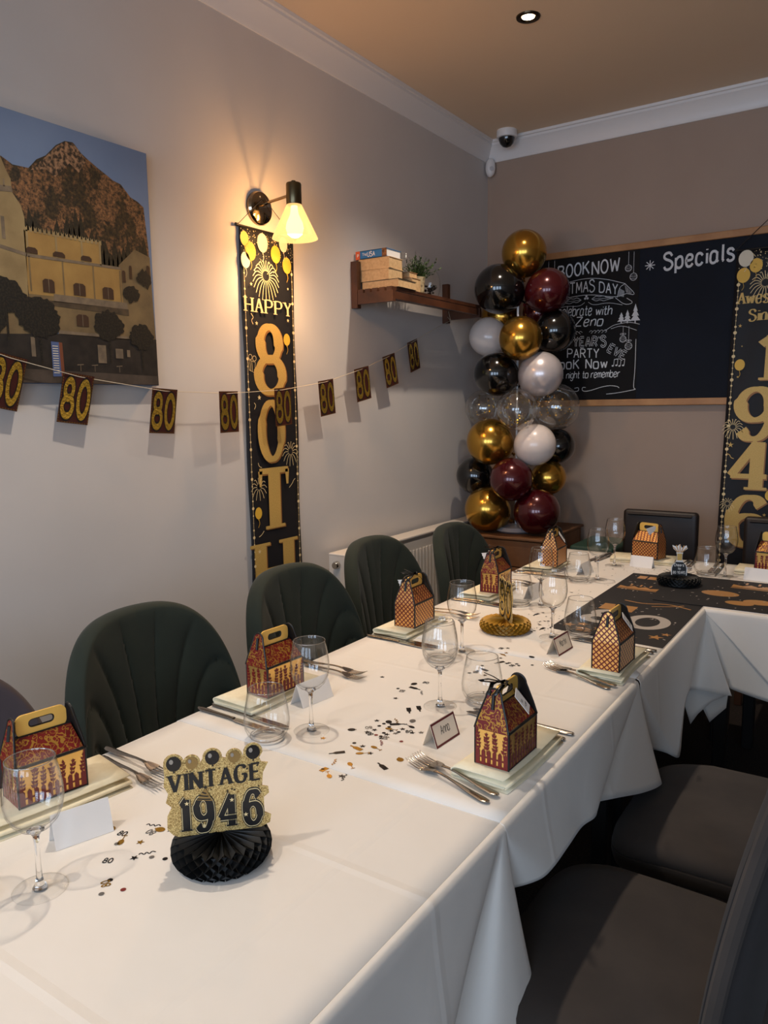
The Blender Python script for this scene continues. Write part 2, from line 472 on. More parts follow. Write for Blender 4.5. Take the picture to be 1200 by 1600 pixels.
def text(mb, s, to3, size, x0=0.0, y0=0.0, width=None, pen=0.35, contrast=None, space=1.5, slant=0.0, jitter=0.0, arc=0.0, rise=0.0, serif=True):
    # size = cap height; width = total width to fit; pen = half stroke width in glyph units (cap = 6)
    adv = []; x = 0
    for ch in s:
        adv.append(x); x += glyph_w(ch) + space
    total = max(x - space, 1e-6)
    k = size / 6.0
    kx = (width / total) if width else k
    for ch, ax in zip(s, adv):
        jy = random.uniform(-jitter, jitter)
        def f2(gx, gy):
            px = (ax + gx + slant * gy); q = px / total
            return to3(x0 + px * kx, y0 + (gy + jy) * k + rise * q - arc * (2 * q - 1) ** 2)
        if contrast:
            thick, thin = contrast
            wf = lambda dx, dy: thin + (thick - thin) * min(1.0, abs(dy) ** 1.3 * (1.0 if (dx * dy <= 0 or abs(dx) < .25) else .55))
        else:
            wf = lambda dx, dy: pen
        for P in strokes(ch):
            if len(P) <= 6 and len(P) > 2:
                for a, b in zip(P, P[1:]):
                    ribbon(mb, [a, b], wf, f2)
            else:
                ribbon(mb, P, wf, f2)
        if contrast and serif:
            for (sx, sy) in SERIFS.get(ch, []):
                t = contrast[0] + .55; h = .32
                ya, yb = (sy, sy + h) if sy < 2 else (sy - h, sy)
                poly2(mb, f2, [(sx - t, ya), (sx + t, ya), (sx + t, yb), (sx - t, yb)])
    return mb

def disc2(mb, to3, cx, cy, rx, ry=None, n=14):
    ry = ry or rx
    to3 = lift(mb, to3)
    mb.add([to3(cx + rx * math.cos(2 * PI * i / n), cy + ry * math.sin(2 * PI * i / n)) for i in range(n)], [tuple(range(n))])

def star2(mb, to3, cx, cy, r, n=5, inner=0.42):
    to3 = lift(mb, to3)
    mb.add([to3(cx + (r if i % 2 == 0 else r * inner) * math.sin(PI * i / n), cy + (r if i % 2 == 0 else r * inner) * math.cos(PI * i / n)) for i in range(2 * n)], [tuple(range(2 * n))])

def poly2(mb, to3, pts):
    to3 = lift(mb, to3)
    mb.add([to3(*p) for p in pts], [tuple(range(len(pts)))])

def line2(mb, to3, pts, w, smooth=True):
    P = chaikin(list(pts), 2) if smooth and len(pts) > 2 else list(pts)
    ribbon(mb, P, lambda dx, dy: w, to3)

def ring2(mb, to3, cx, cy, r, w, ry=None, n=16):
    ry = ry or r
    ribbon(mb, [(cx + r * math.cos(2 * PI * i / n), cy + ry * math.sin(2 * PI * i / n)) for i in range(n + 1)], lambda dx, dy: w, to3)

def firework2(mb, to3, cx, cy, r, n=18, w=0.0012, droop=0.25):
    for i in range(n):
        a = 2 * PI * i / n + .1
        for q, rr in ((0.35, 1.0),):
            p0 = (cx + r * .25 * math.cos(a), cy + r * .25 * math.sin(a))
            p1 = (cx + r * .7 * math.cos(a), cy + r * .75 * math.sin(a) + r * .08)
            p2 = (cx + r * rr * math.cos(a), cy + r * rr * math.sin(a) - r * droop)
            line2(mb, to3, [p0, p1, p2], w)
# ------------------------------------------------------------------ the room
T = 0.12
struct(MB().box(-T, ROOM_X + T, ROOM_Y - T, T, -0.1, 0).build('floor', m_carpet))
struct(MB().box(-T, ROOM_X + T, ROOM_Y - T, T, CEIL, CEIL + 0.1).build('ceiling', m_ceil))
struct(MB().box(-T, 0, ROOM_Y - T, T, 0, CEIL).build('wall_left', m_wall_l))
struct(MB().box(0, ROOM_X, 0, T, 0, CEIL).build('wall_back', m_wall_b))
struct(MB().box(ROOM_X, ROOM_X + T, ROOM_Y - T, T, 0, CEIL).build('wall_right', m_wall_b))
fw = MB()
xs = [0.0]
for wx in WINDOWS: xs += [wx - WIN_W / 2, wx + WIN_W / 2]
xs.append(ROOM_X)
for i in range(0, len(xs), 2):
    fw.box(xs[i], xs[i + 1], ROOM_Y - T, ROOM_Y, 0, CEIL)
for wx in WINDOWS:
    fw.box(wx - WIN_W / 2, wx + WIN_W / 2, ROOM_Y - T, ROOM_Y, 0, WIN_Z0)
    fw.box(wx - WIN_W / 2, wx + WIN_W / 2, ROOM_Y - T, ROOM_Y, WIN_Z1, CEIL)
struct(fw.build('wall_front', m_wall_l))
for k, wx in enumerate(WINDOWS):
    a, b = wx - WIN_W / 2, wx + WIN_W / 2
    f = MB()
    f.box(a, a + .05, ROOM_Y - .09, ROOM_Y - .03, WIN_Z0, WIN_Z1); f.box(b - .05, b, ROOM_Y - .09, ROOM_Y - .03, WIN_Z0, WIN_Z1)
    f.box(a + .05, b - .05, ROOM_Y - .09, ROOM_Y - .03, WIN_Z0, WIN_Z0 + .05); f.box(a + .05, b - .05, ROOM_Y - .09, ROOM_Y - .03, WIN_Z1 - .05, WIN_Z1)
    f.box(a + .05, b - .05, ROOM_Y - .08, ROOM_Y - .04, 1.6, 1.64)
    w = struct(f.build('window_%d' % (k + 1), m_white))
    MB().box(a + .05, b - .05, ROOM_Y - .064, ROOM_Y - .058, WIN_Z0 + .05, 1.6).build('pane', m_pane, w)
    MB().box(a + .05, b - .05, ROOM_Y - .064, ROOM_Y - .058, 1.64, WIN_Z1 - .05).build('pane', m_pane, w)

# cornice: moulded profile (offset from wall, height) run along left and back walls
CP = [(0, 2.828), (0.006, 2.828), (0.010, 2.836), (0.012, 2.846), (0.018, 2.862), (0.028, 2.884), (0.042, 2.904), (0.050, 2.912), (0.050, 2.924), (0.060, 2.926), (0.062, 2.9395), (0, 2.9395)]
c = MB(); c.loft([[(p, ROOM_Y, z) for p, z in CP], [(p, -p, z) for p, z in CP]], True, True)
struct(c.build('trim_1', m_white, smooth=25))
c = MB(); c.loft([[(p, -p, z) for p, z in CP], [(ROOM_X, -p, z) for p, z in CP]], True, True)
struct(c.build('trim_2', m_white, smooth=25))
BP = [(0, 0), (0.018, 0), (0.018, 0.11), (0.012, 0.13), (0.006, 0.14), (0, 0.14)]
c = MB(); c.loft([[(p, ROOM_Y, z) for p, z in BP], [(p, -p, z) for p, z in BP]], True, True)
struct(c.build('baseboard_left', m_white))
c = MB(); c.loft([[(p, -p, z) for p, z in BP], [(ROOM_X, -p, z) for p, z in BP]], True, True)
struct(c.build('baseboard_back', m_white))

# ------------------------------------------------------------------ recessed downlights
m_rim = M('black_chrome_rim', rgb(70, 58, 44), 0.25, 1.0)
m_lens = M('lit_lens', (1, 1, 1, 1), 0.4, emit=(1.0, 0.80, 0.56, 1), estr=14.0)
DL_LABELS = ['lit recessed downlight in the ceiling', 'recessed downlight above the near left setting',
             'recessed downlight behind the viewer by the left wall']
for k, (x, y) in enumerate(DOWNLIGHTS):
    t = thing('downlight', DL_LABELS[k], 'downlight', (x, y, CEIL), group='ceiling downlights')
    MB().lathe([(0.048, 0.0), (0.046, -0.005), (0.034, -0.006), (0.026, 0.0)], 32).build('rim', m_rim, t, True)
    MB().lathe([(0.0005, -0.0035), (0.018, -0.004), (0.025, -0.0015)], 24).build('lens', m_lens, t, True)
    ld = bpy.data.lights.new('downlight_beam', 'SPOT')
    ld.energy = DOWN_POWER; ld.color = DOWN_COLOR; ld.spot_size = math.radians(108); ld.spot_blend = 0.9; ld.shadow_soft_size = 0.03
    lo = bpy.data.objects.new('downlight_beam', ld); link(lo, t); lo.location = (0, 0, -0.03)

# ------------------------------------------------------------------ ceiling camera and corner sensor
t = thing('security_camera', 'small white dome security camera on the ceiling above the cornice corner', 'camera', (0.185, -0.14, CEIL))
MB().lathe([(0.0005, 0), (0.056, 0), (0.057, -0.03), (0.054, -0.038), (0.045, -0.04)], 32).build('housing', m_white, t, 30)
MB().lathe([(0.046, -0.036), (0.044, -0.052), (0.036, -0.07), (0.022, -0.084), (0.0005, -0.09)], 32).build('dome', M('smoked_dome', rgb(10, 10, 12), 0.08, coat=0.5), t, True)
t = thing('motion_sensor', 'white oval motion sensor in the wall corner under the cornice', 'sensor', (0.028, -0.028, 2.745))
t.rotation_euler = (0, 0, PI / 4)
s = MB()
s.loft([[(a * 0.028 * math.sin(u), d, 0.05 + b * 0.052 * math.cos(u)) for u in [2 * PI * i / 28 for i in range(28)]] for a, b, d in ((1, 1, 0.0), (1, 1, -0.012), (.9, .93, -0.022), (.6, .7, -0.03), (.05, .05, -0.032))], True, True)
s.build('casing', m_white, t, 50)
MB().lathe([(0.0005, -0.003), (0.012, -0.003), (0.014, 0)], 20).build('lens', M('sensor_lens', rgb(200, 198, 200), 0.3), t, True, loc=(0, -0.03, 0.04)).rotation_euler = (-PI / 2, 0, 0)

# ------------------------------------------------------------------ canvas picture on the left wall
PX = 0.032
pic = thing('canvas_picture', 'large canvas photograph of a mountain above a yellow town building', 'picture', (0, 0, 0))
MB().box(0.001, PX, -3.47, -2.535, 1.509, 2.248).build('canvas', noisy('print_sky', rgb(96, 116, 148), rgb(112, 130, 160), 2, 0.6), pic)
def pl(layer): return lambda y, z: (PX + 0.0006 * layer, y, z)
m_rock = M('print_rock', rgb(70, 50, 34), 0.6); _t = NT(m_rock)
_n = _t.noise(95, 8, 0.75); _v = _t.noise(16, 5, 0.65)
_t.color(_t.mix(_t.ramp(_v, [(0.47, (0, 0, 0, 1)), (0.56, (1, 1, 1, 1))]), _t.ramp(_n, [(0.42, rgb(16, 14, 8)), (0.60, rgb(66, 50, 26))]), _t.ramp(_n, [(0.40, rgb(30, 22, 14)), (0.60, rgb(140, 98, 62))])))
m_yel = noisy('print_yellow_wall', rgb(158, 126, 70), rgb(138, 106, 58), 9, 0.6)
m_yel2 = noisy('print_pale_wall', rgb(120, 100, 68), rgb(96, 80, 56), 12, 0.6)
m_tow = noisy('print_tower', rgb(152, 132, 92), rgb(126, 106, 72), 9, 0.6)
m_dk = noisy('print_tree', rgb(5, 5, 4), rgb(36, 31, 21), 170, 0.6, lo=.45, hi=.62)
m_wd = noisy('print_woods', rgb(12, 13, 8), rgb(46, 38, 20), 120, 0.6)
m_gr = noisy('print_ground', rgb(18, 16, 15), rgb(40, 34, 30), 26, 0.6)
m_wn = M('print_window', rgb(58, 38, 24), 0.6)
m_stone = noisy('print_stone', rgb(120, 104, 84), rgb(96, 84, 70), 30, 0.6)
def part(layer, name, mat, polys):
    if len(polys) > 5:
        mb = MB()
        for P in polys: poly2(mb, pl(layer), P)
        o = mb.build(name, mat, pic); o['kind'] = 'stuff'
        return o
    for P in polys:
        mb = MB(); poly2(mb, pl(layer), P); o = mb.build(name.rstrip('s') if len(polys) > 1 else name, mat, pic)
    return o
mountain = [(-3.47, 1.80), (-3.47, 1.93), (-3.40, 2.0), (-3.30, 2.03), (-3.147, 2.056), (-3.03, 2.119), (-2.998, 2.104), (-2.951, 2.106), (-2.925, 2.135), (-2.895, 2.153), (-2.86, 2.19), (-2.83, 2.209), (-2.804, 2.212), (-2.78, 2.19), (-2.756, 2.176), (-2.72, 2.158), (-2.699, 2.149), (-2.67, 2.135), (-2.642, 2.13), (-2.62, 2.11), (-2.607, 2.098), (-2.58, 2.09), (-2.558, 2.077), (-2.547, 1.948), (-2.546, 1.75), (-3.061, 1.742)]
part(1, 'printed_mountain', m_rock, [mountain])
part(2, 'printed_cliff', noisy('print_cliff', rgb(40, 30, 20), rgb(150, 114, 84), 100, 0.6, lo=.42, hi=.6, detail=8), [[(-2.902, 2.143), (-2.86, 2.186), (-2.831, 2.207), (-2.801, 2.21), (-2.775, 2.185), (-2.763, 2.17), (-2.79, 2.13), (-2.82, 2.15), (-2.848, 2.12), (-2.87, 2.10), (-2.895, 2.115), (-2.945, 2.102)]])
for k in range(26):
    y = -2.975 + .0165 * k; zb = 1.90 if y < -2.73 else 1.86; hh = random.uniform(.05, .13)
    part(1.5, 'printed_cypress', m_wd, [[(y - .012, zb), (y + .012, zb), (y + .010, zb + hh * .6), (y + random.uniform(-.003, .003), zb + hh), (y - .011, zb + hh * .55)]])
part(2, 'printed_tower', m_tow, [[(-3.055, 2.16), (-3.031, 2.114), (-3.019, 2.086), (-3.007, 2.063), (-3.007, 2.031), (-2.983, 1.999), (-2.975, 1.968), (-2.977, 1.87), (-2.982, 1.740), (-3.20, 1.740), (-3.20, 2.0), (-3.09, 2.16)]])
part(3, 'printed_tower_band', m_stone, [[(-3.20, 2.022), (-3.007, 2.045), (-3.004, 2.03), (-3.20, 2.005)], [(-3.20, 1.875), (-3.06, 1.885), (-2.976, 1.872), (-2.976, 1.863), (-3.06, 1.875), (-3.20, 1.865)], [(-3.03, 2.04), (-3.026, 2.04), (-3.026, 2.06), (-3.03, 2.06)], [(-3.045, 1.96), (-3.035, 1.96), (-3.035, 1.9), (-3.045, 1.9)]])
part(2, 'printed_building', m_yel, [[(-2.98, 1.935), (-2.729, 1.94), (-2.732, 1.872), (-2.98, 1.867)], [(-2.98, 1.867), (-2.661, 1.875), (-2.661, 1.817), (-2.659, 1.765), (-2.979, 1.76)]])
part(1.85, 'printed_lower_wall', m_yel2, [[(-2.979, 1.76), (-2.638, 1.764), (-2.640, 1.66), (-2.98, 1.66)], [(-3.20, 1.74), (-2.98, 1.74), (-2.98, 1.62), (-3.20, 1.62)]])
part(3, 'printed_ledge', m_stone, [[(-2.978, 1.871), (-2.661, 1.876), (-2.66, 1.868), (-2.979, 1.862)], [(-2.901, 1.768), (-2.644, 1.768), (-2.643, 1.748), (-2.903, 1.746)], [(-2.893, 1.665), (-2.646, 1.662), (-2.647, 1.652), (-2.894, 1.654)]])
for y in (-2.975, -2.885, -2.80, -2.737): part(3, 'printed_pilaster', m_tow, [[(y, 1.872), (y + .006, 1.872), (y + .006, 1.936), (y, 1.936)]])
for y in (-2.973, -2.868, -2.765, -2.668): part(3, 'printed_pilaster', m_yel2, [[(y, 1.768), (y + .005, 1.768), (y + .005, 1.866), (y, 1.864)]])
part(3, 'printed_shade', noisy('print_dusk', rgb(58, 48, 36), rgb(80, 66, 48), 40, 0.6), [[(-2.98, 1.748), (-2.64, 1.748), (-2.64, 1.728), (-2.98, 1.735)]])
part(3, 'printed_battlements', m_tow, [[(y, 1.932), (y + .009, 1.932), (y + .009, 1.948), (y + .0045, 1.942), (y, 1.948)] for y in [-2.978 + .0142 * i for i in range(18)]])
part(1.7, 'printed_side_house', m_yel2, [[(-2.668, 1.881), (-2.603, 1.939), (-2.544, 1.923), (-2.542, 1.815), (-2.537, 1.65), (-2.66, 1.65)]])
wins = [[(-2.978, 1.890), (-2.943, 1.873)], [(-2.895, 1.890), (-2.856, 1.875)], [(-2.803, 1.892), (-2.766, 1.877)], [(-2.934, 1.808), (-2.897, 1.770)], [(-2.835, 1.808), (-2.794, 1.772)], [(-2.734, 1.808), (-2.694, 1.772)], [(-2.832, 1.717), (-2.790, 1.682)], [(-2.630, 1.886), (-2.619, 1.844)], [(-2.658, 1.867), (-2.645, 1.831)], [(-2.562, 1.895), (-2.548, 1.865)]]
for (a, b), (c_, d) in wins:
    P = [(a, d), (c_, d), (c_, b - .006), (c_ - (c_ - a) * .2, b), (a + (c_ - a) * .2, b), (a, b - .006)]
    wo = part(4, 'printed_window', m_wn, [P])
part(5, 'printed_window_bars', m_stone, [[((a + c_) / 2 - .001, d), ((a + c_) / 2 + .001, d), ((a + c_) / 2 + .001, b), ((a + c_) / 2 - .001, b)] for (a, b), (c_, d) in wins[3:7]])
part(3, 'printed_square', m_gr, [[(-3.47, 1.64), (-3.071, 1.643), (-2.887, 1.655), (-2.646, 1.655), (-2.536, 1.66), (-2.536, 1.510), (-3.47, 1.510)]])
part(4, 'printed_paving', noisy('print_paving', rgb(56, 48, 42), rgb(74, 64, 56), 20, 0.6), [[(-3.47, 1.511), (-2.536, 1.511), (-2.536, 1.54), (-2.75, 1.545), (-3.0, 1.55), (-3.47, 1.545)]])
for (y, z, r) in [(-2.954, 1.696, .07), (-3.05, 1.748, .062), (-2.719, 1.692, .056), (-2.596, 1.665, .048), (-3.12, 1.69, .07), (-3.25, 1.74, .09), (-3.38, 1.70, .085)]:
    mb = MB()
    P = []
    for i in range(44):
        a = 2 * PI * i / 44; q = r * (0.84 + random.random() * .22)
        P.append((min(y + q * math.cos(a), -2.537), z + q * .86 * math.sin(a)))
    TL = 5 + .07 * random.random() * 10
    c0 = (y, z); vs = [pl(TL)(*c0)] + [pl(TL)(*p) for p in P]
    mb.add(vs, [(0, 1 + i, 1 + (i + 1) % 44) for i in range(44)])
    mb.add([pl(4.5)(y - .004, z - r * .5), pl(4.5)(y + .004, z - r * .5), pl(4.5)(y + .003, z - r - .06), pl(4.5)(y - .003, z - r - .06)], [(0, 1, 2, 3)])
    mb.build('printed_tree', m_dk, pic)
for (y, z, r) in [(-2.57, 1.85, .03), (-2.628, 1.80, .03)]:
    mb = MB(); mb.add([pl(5)(y, z)] + [pl(5)(min(y + r * (0.7 + .5 * random.random()) * math.cos(2 * PI * i / 24), -2.54), z + r * (0.7 + .5 * random.random()) * math.sin(2 * PI * i / 24)) for i in range(24)], [(0, 1 + i, 1 + (i + 1) % 24) for i in range(24)])
    mb.build('printed_tree', m_dk, pic)
part(5, 'printed_blue_board', M('print_blue', rgb(74, 92, 134), 0.6), [[(-2.922, 1.631), (-2.897, 1.63), (-2.895, 1.531), (-2.922, 1.53)]])
part(5, 'printed_red_board', M('print_red', rgb(112, 62, 40), 0.6), [[(-2.897, 1.63), (-2.886, 1.629), (-2.884, 1.531), (-2.895, 1.531)]])
part(6, 'printed_board_lines', m_bal_w, [[(-2.919, z), (-2.901, z), (-2.901, z + .002), (-2.919, z + .002)] for z in [1.54 + .007 * i for i in range(12)]])
part(5, 'printed_shopfronts', m_stone, [[(-2.985, 1.64), (-2.972, 1.64), (-2.972, 1.585), (-2.985, 1.585)], [(-2.765, 1.63), (-2.735, 1.63), (-2.735, 1.575), (-2.765, 1.575)], [(-2.70, 1.622), (-2.672, 1.622), (-2.672, 1.592), (-2.70, 1.592)], [(-2.657, 1.62), (-2.645, 1.62), (-2.645, 1.598), (-2.657, 1.598)]])
part(5, 'printed_chairs', m_stone, [[(y, 1.565), (y + .022, 1.567), (y + .022, 1.570), (y, 1.568)] for y in (-2.84, -2.79, -2.70)] + [[(y + .010, 1.548), (y + .012, 1.548), (y + .012, 1.568), (y + .010, 1.568)] for y in (-2.84, -2.79, -2.70)])

# ------------------------------------------------------------------ wall lamp
lamp = thing('wall_lamp', 'brass wall lamp with cone glass shade lit above the banner', 'lamp', (0, -1.985, 2.19))
MB().lathe([(0.0005, 0.0), (0.062, 0.0), (0.063, 0.012), (0.058, 0.022), (0.04, 0.030), (0.0005, 0.033)], 40).build('wall_plate', m_brass, lamp, 30).rotation_euler = (0, PI / 2, 0)
MB().tube([(0.03, 0, 0.012), (0.07, 0.0, 0.016), (0.165, 0.01, 0.028)], 0.0055, 10).build('arm', m_brass, lamp, True)
MB().lathe([(0.0005, 0.088), (0.008, 0.088), (0.008, 0.08), (0.027, 0.079), (0.029, 0.074), (0.029, 0.004), (0.027, 0.0)], 32, (0.175, 0.01, -0.012), capb=True).build('socket', m_gunmetal, lamp, 30)
m_shade = M('lit_glass_shade', (0.05, 0.035, 0.015, 1), 0.35, spec=0.2, emit=(1.0, 0.56, 0.19, 1), estr=1.7)
_t = NT(m_shade)
_tr = _t.node('ShaderNodeBsdfTransparent'); _tr.inputs[0].default_value = (1.0, 0.86, 0.62, 1)
_mx = _t.node('ShaderNodeMixShader'); _mx.inputs[0].default_value = 0.68
_t.l.new(_tr.outputs[0], _mx.inputs[1]); _t.l.new(_t.b.outputs[0], _mx.inputs[2]); _t.l.new(_mx.outputs[0], _t.n['Material Output'].inputs[0])
MB().lathe([(0.027, 0.0), (0.033, -0.012), (0.084, -0.118), (0.086, -0.124)], 48, (0.175, 0.01, -0.008)).build('shade', m_shade, lamp, 'all')
m_bulb = M('lit_bulb', (1, 1, 1, 1), 0.4, emit=(1.0, 0.70, 0.38, 1), estr=5.0)
MB().lathe([(0.012, 0.0), (0.016, -0.03), (0.030, -0.06), (0.034, -0.08), (0.028, -0.102), (0.014, -0.113), (0.0005, -0.116)], 28, (0.175, 0.01, -0.014)).build('bulb', m_bulb, lamp, True)
ld = bpy.data.lights.new('bulb_light', 'POINT'); ld.energy = BULB; ld.color = (1.0, 0.58, 0.27); ld.shadow_soft_size = 0.042
lo = bpy.data.objects.new('bulb_light', ld); link(lo, lamp); lo.location = (0.175, 0.01, -0.086)

# ------------------------------------------------------------------ birthday banner on the left wall
def to_l(x): return lambda y, z: (x, y, z)
ban = thing('hanging_banner', 'tall narrow black and gold birthday banner hanging under the wall lamp', 'banner')
mb = MB()
ys = [-2.103 + 0.305 * i / 10 for i in range(11)]; zs = [2.108 - i * 0.05 for i in range(35)]
for side in (0, 1):
    pass
def bx(y, z): return 0.006 + 0.0035 * (1 + math.sin(z * 9 + y * 6))
mb.loft([[(bx(y, z), y, z) for y in ys] for z in zs], False)
cl = mb.build('cloth', m_navy, ban, True)
_m = cl.modifiers.new('thick', 'SOLIDIFY'); _m.thickness = 0.0012
MB().tube([(0.012, -2.115, 2.108), (0.012, -1.785, 2.108)], 0.004, 8).build('rod', m_blackm, ban, True)
for y in (-2.115, -1.785):
    MB().lathe([(0.0005, -.006), (.0065, -.005), (.0065, .005), (.0005, .006)], 12).build('rod_cap', m_blackm, ban, True, loc=(0.012, y, 2.108)).rotation_euler = (PI / 2, 0, 0)
MB().tube([(0.014, -2.11, 2.11), (0.036, -2.03, 2.19), (0.038, -1.985, 2.225), (0.036, -1.94, 2.19), (0.014, -1.79, 2.11)], 0.0012, 6).build('cord', m_ink, ban)
F = to_l(0.0155)
mb = MB(); text(mb, 'HAPPY', F, 0.052, -2.088, 1.797, width=0.262, contrast=(.62, .22), space=2.0); mb.build('lettering', m_print_pale, ban)
def big(s, y0, z0, w, h, thick=.82):
    mb = MB(); text(mb, s, to_l(0.0150), h, y0 + .006, z0 - .004, width=w, contrast=(thick, .36)); mb.build('letter_edge', m_letter_sh, ban)
    mb = MB(); text(mb, s, F, h, y0, z0, width=w, contrast=(thick, .3)); mb.build('letter', m_letter, ban)
big('8', -2.028, 1.494, 0.135, 0.25)
big('0', -2.022, 1.225, 0.115, 0.225)
big('T', -2.045, 0.944, 0.17, 0.235)
big('H', -2.055, 0.655, 0.17, 0.235)
for y in (-2.040, -1.880):
    mb = MB(); mb.add([F(y - .012, 1.18), F(y + .012, 1.18), F(y + .006, 1.118), F(y - .006, 1.118)], [(0, 1, 2, 3)]); mb.build('letter_serif', m_letter, ban)
for y in (-2.088, -1.814):
    mb = MB(); line2(mb, F, [(y, 1.98), (y, 0.45)], .0008)
    for i in range(52): disc2(mb, F, y, 1.965 - .029 * i, (.0065, .0035, .0026, .0042)[i % 4], n=10)
    mb.build('printed_beads', m_print_pale, ban)
for a_ in ((-1.968, 1.94, .075, 22, .0016, .3), (-1.855, 1.25, .05, 14, .001), (-2.05, 1.12, .045, 12, .001)):
    mb = MB(); firework2(mb, F, *a_); mb.build('printed_firework', m_print_pale, ban)
F2 = to_l(0.0157)
for (y, z, r, mm) in [(-2.049, 2.021, .035, m_bal_y), (-1.907, 2.030, .034, m_bal_y), (-1.842, 1.996, .032, m_bal_y), (-2.078, 1.985, .030, m_bal_w), (-1.981, 2.062, .036, m_bal_w), (-2.08, 2.063, .027, m_bal_y), (-1.86, 2.075, .03, m_bal_w), (-1.856, 1.703, .024, m_bal_y), (-2.058, 1.015, .024, m_bal_y)]:
    mb = MB(); disc2(mb, F2, y, z, r * .82, r, 20); poly2(mb, F2, [(y - .003, z - r - .004), (y + .003, z - r - .004), (y, z - r + .002)])
    line2(mb, F2, [(y, z - r), (y + .006, z - r - .018), (y - .004, z - r - .034)], .0009)
    mb.build('printed_balloon', mm, ban)
mb = MB()
for i in range(220):
    y = random.uniform(-2.098, -1.805); z = 2.10 - abs(random.gauss(0, .06))
    disc2(mb, F, y, z, random.uniform(.0008, .0024), n=6)
mb.build('printed_glitter', m_print_pale, ban)['kind'] = 'stuff'
mb = MB()
for (y, z, r) in [(-2.052, 1.90, .008), (-1.845, 1.78, .008), (-2.03, 1.755, .009), (-2.03, 1.47, .011), (-2.06, .86, .010), (-1.84, 1.905, .006)]: star2(mb, F, y, z, r)
for P in [[(-2.06, 1.79), (-2.045, 1.775), (-2.06, 1.765), (-2.05, 1.75)], [(-2.05, 1.215), (-2.045, 1.20), (-2.03, 1.195)], [(-1.87, 1.10), (-1.85, 1.115), (-1.84, 1.13), (-1.83, 1.135)], [(-2.06, .92), (-2.045, .925), (-2.03, .94)], [(-2.06, 1.45), (-2.05, 1.44), (-2.06, 1.425)]]: line2(mb, F, P, .0012)
mb.build('printed_confetti', m_print_pale, ban)
mb = MB()
for P in [[(-2.085, 1.615), (-2.045, 1.605), (-2.05, 1.565), (-2.08, 1.575), (-2.085, 1.615)], [(-2.065, 1.61), (-2.063, 1.57)], [(-2.075, 1.611), (-2.072, 1.572)]]: line2(mb, F, P, .0009, False)
ring2(mb, F, -2.072, 1.625, .010, .0009); ring2(mb, F, -2.050, 1.62, .010, .0009)
mb.build('printed_gift', m_print_pale, ban)

# ------------------------------------------------------------------ "80" bunting along the left wall
bun = thing('bunting', 'string of small maroon and gold eighty cards along the left wall', 'bunting')
cards = [(0, -3.062, 1.584), (0, -2.852, 1.538), (0, -2.530, 1.498), (0, -2.238, 1.492), (0, -1.94, 1.508), (0, -1.662, 1.544), (0, -1.398, 1.605), (0, -1.173, 1.672), (0, -.957, 1.752)]
def bxp(y): return 0.058
cards = [(y, z) for _, y, z in cards]
path = [(.062, -3.75, 1.80), (.06, -3.5, 1.71), (.058, -3.28, 1.64)] + [(bxp(y), y, z - .008) for y, z in cards] + [(.056, -.75, 1.82), (.05, -.545, 1.885)]
MB().tube(path, 0.0012, 6).build('string', m_cotton, bun)
MB().tube([(.05, -.545, 1.885), (.045, -.56, 1.93), (.05, -.53, 1.96), (.05, -.545, 1.885), (.05, -.58, 1.90)], 0.001, 5).build('string_tie', m_cotton, bun)
m_cardedge = M('card_dotted_gold', rgb(150, 116, 50), 0.3, 0.7)
for k, (y, z) in enumerate([(-3.28, 1.645)] + cards):
    i = k - 1
    if k == 0: dz = -.5
    else:
        a = cards[i - 1] if i > 0 else (-3.28, 1.645); b = cards[i + 1] if i + 1 < len(cards) else (-.75, 1.825)
        dz = (b[1] - a[1]) / (b[0] - a[0])
    tilt = math.atan(dz) * .8
    w2, h = .050, .150
    M4 = Matrix.Translation((bxp(y), y, z)) @ Matrix.Rotation(tilt, 4, 'X') @ Matrix.Rotation(random.uniform(-.10, .10) - .02, 4, 'Z') @ Matrix.Rotation((.17 if k <= 2 else .14 if k == 3 else .03) + random.uniform(-.02, .02), 4, 'Y')
    cd = MB().box(-.0006, .0006, -w2, w2, -h, 0).build('card', m_maroon_d, bun); cd.matrix_local = M4
    FF = lambda yy, zz: (.0012, yy, zz)
    F3 = lambda yy, zz: (.0016, yy, zz)
    mb = MB(); text(mb, '80', FF, .105, -.041, -.128, width=.082, pen=.95, space=1.9); d = mb.build('digit_shadow', m_black, cd)
    mb = MB(); text(mb, '80', F3, .105, -.041, -.128, width=.082, pen=.62, space=1.9); d = mb.build('digits', m_foil, cd)
    mb = MB()
    for q in range(18):
        for s_ in (-1, 1): mb.add([FF(s_ * .0475 - .001, -.006 - q * .008), FF(s_ * .0475 + .001, -.006 - q * .008), FF(s_ * .0475 + .001, -.011 - q * .008), FF(s_ * .0475 - .001, -.011 - q * .008)], [(0, 1, 2, 3)])
    for q in range(11):
        for zz in (-.003, -.147): mb.add([FF(-.045 + q * .0082, zz - .001), FF(-.040 + q * .0082, zz - .001), FF(-.040 + q * .0082, zz + .001), FF(-.045 + q * .0082, zz + .001)], [(0, 1, 2, 3)])
    mb.build('border', m_cardedge, cd)

# ------------------------------------------------------------------ shelf and what stands on it
SHZ = 1.952
shelf = thing('wall_shelf', 'dark walnut slatted wall shelf holding books and a plant', 'shelf')
for y in (-1.372, -.535):
    MB().box(0.001, .034, y - .014, y + .014, 1.872, 2.078).build('upright', m_walnut, shelf)
    MB().box(.034, .225, y - .011, y + .011, 1.888, 1.936).build('bracket', m_walnut, shelf)
for k in range(5):
    x = .036 + k * .039
    MB().box(x, x + .028, -1.384, -.523, 1.936, SHZ).build('slat', m_walnut, shelf)
MB().box(.205, .222, -1.36, -.546, 1.90, 1.932).build('front_rail', m_walnut, shelf)

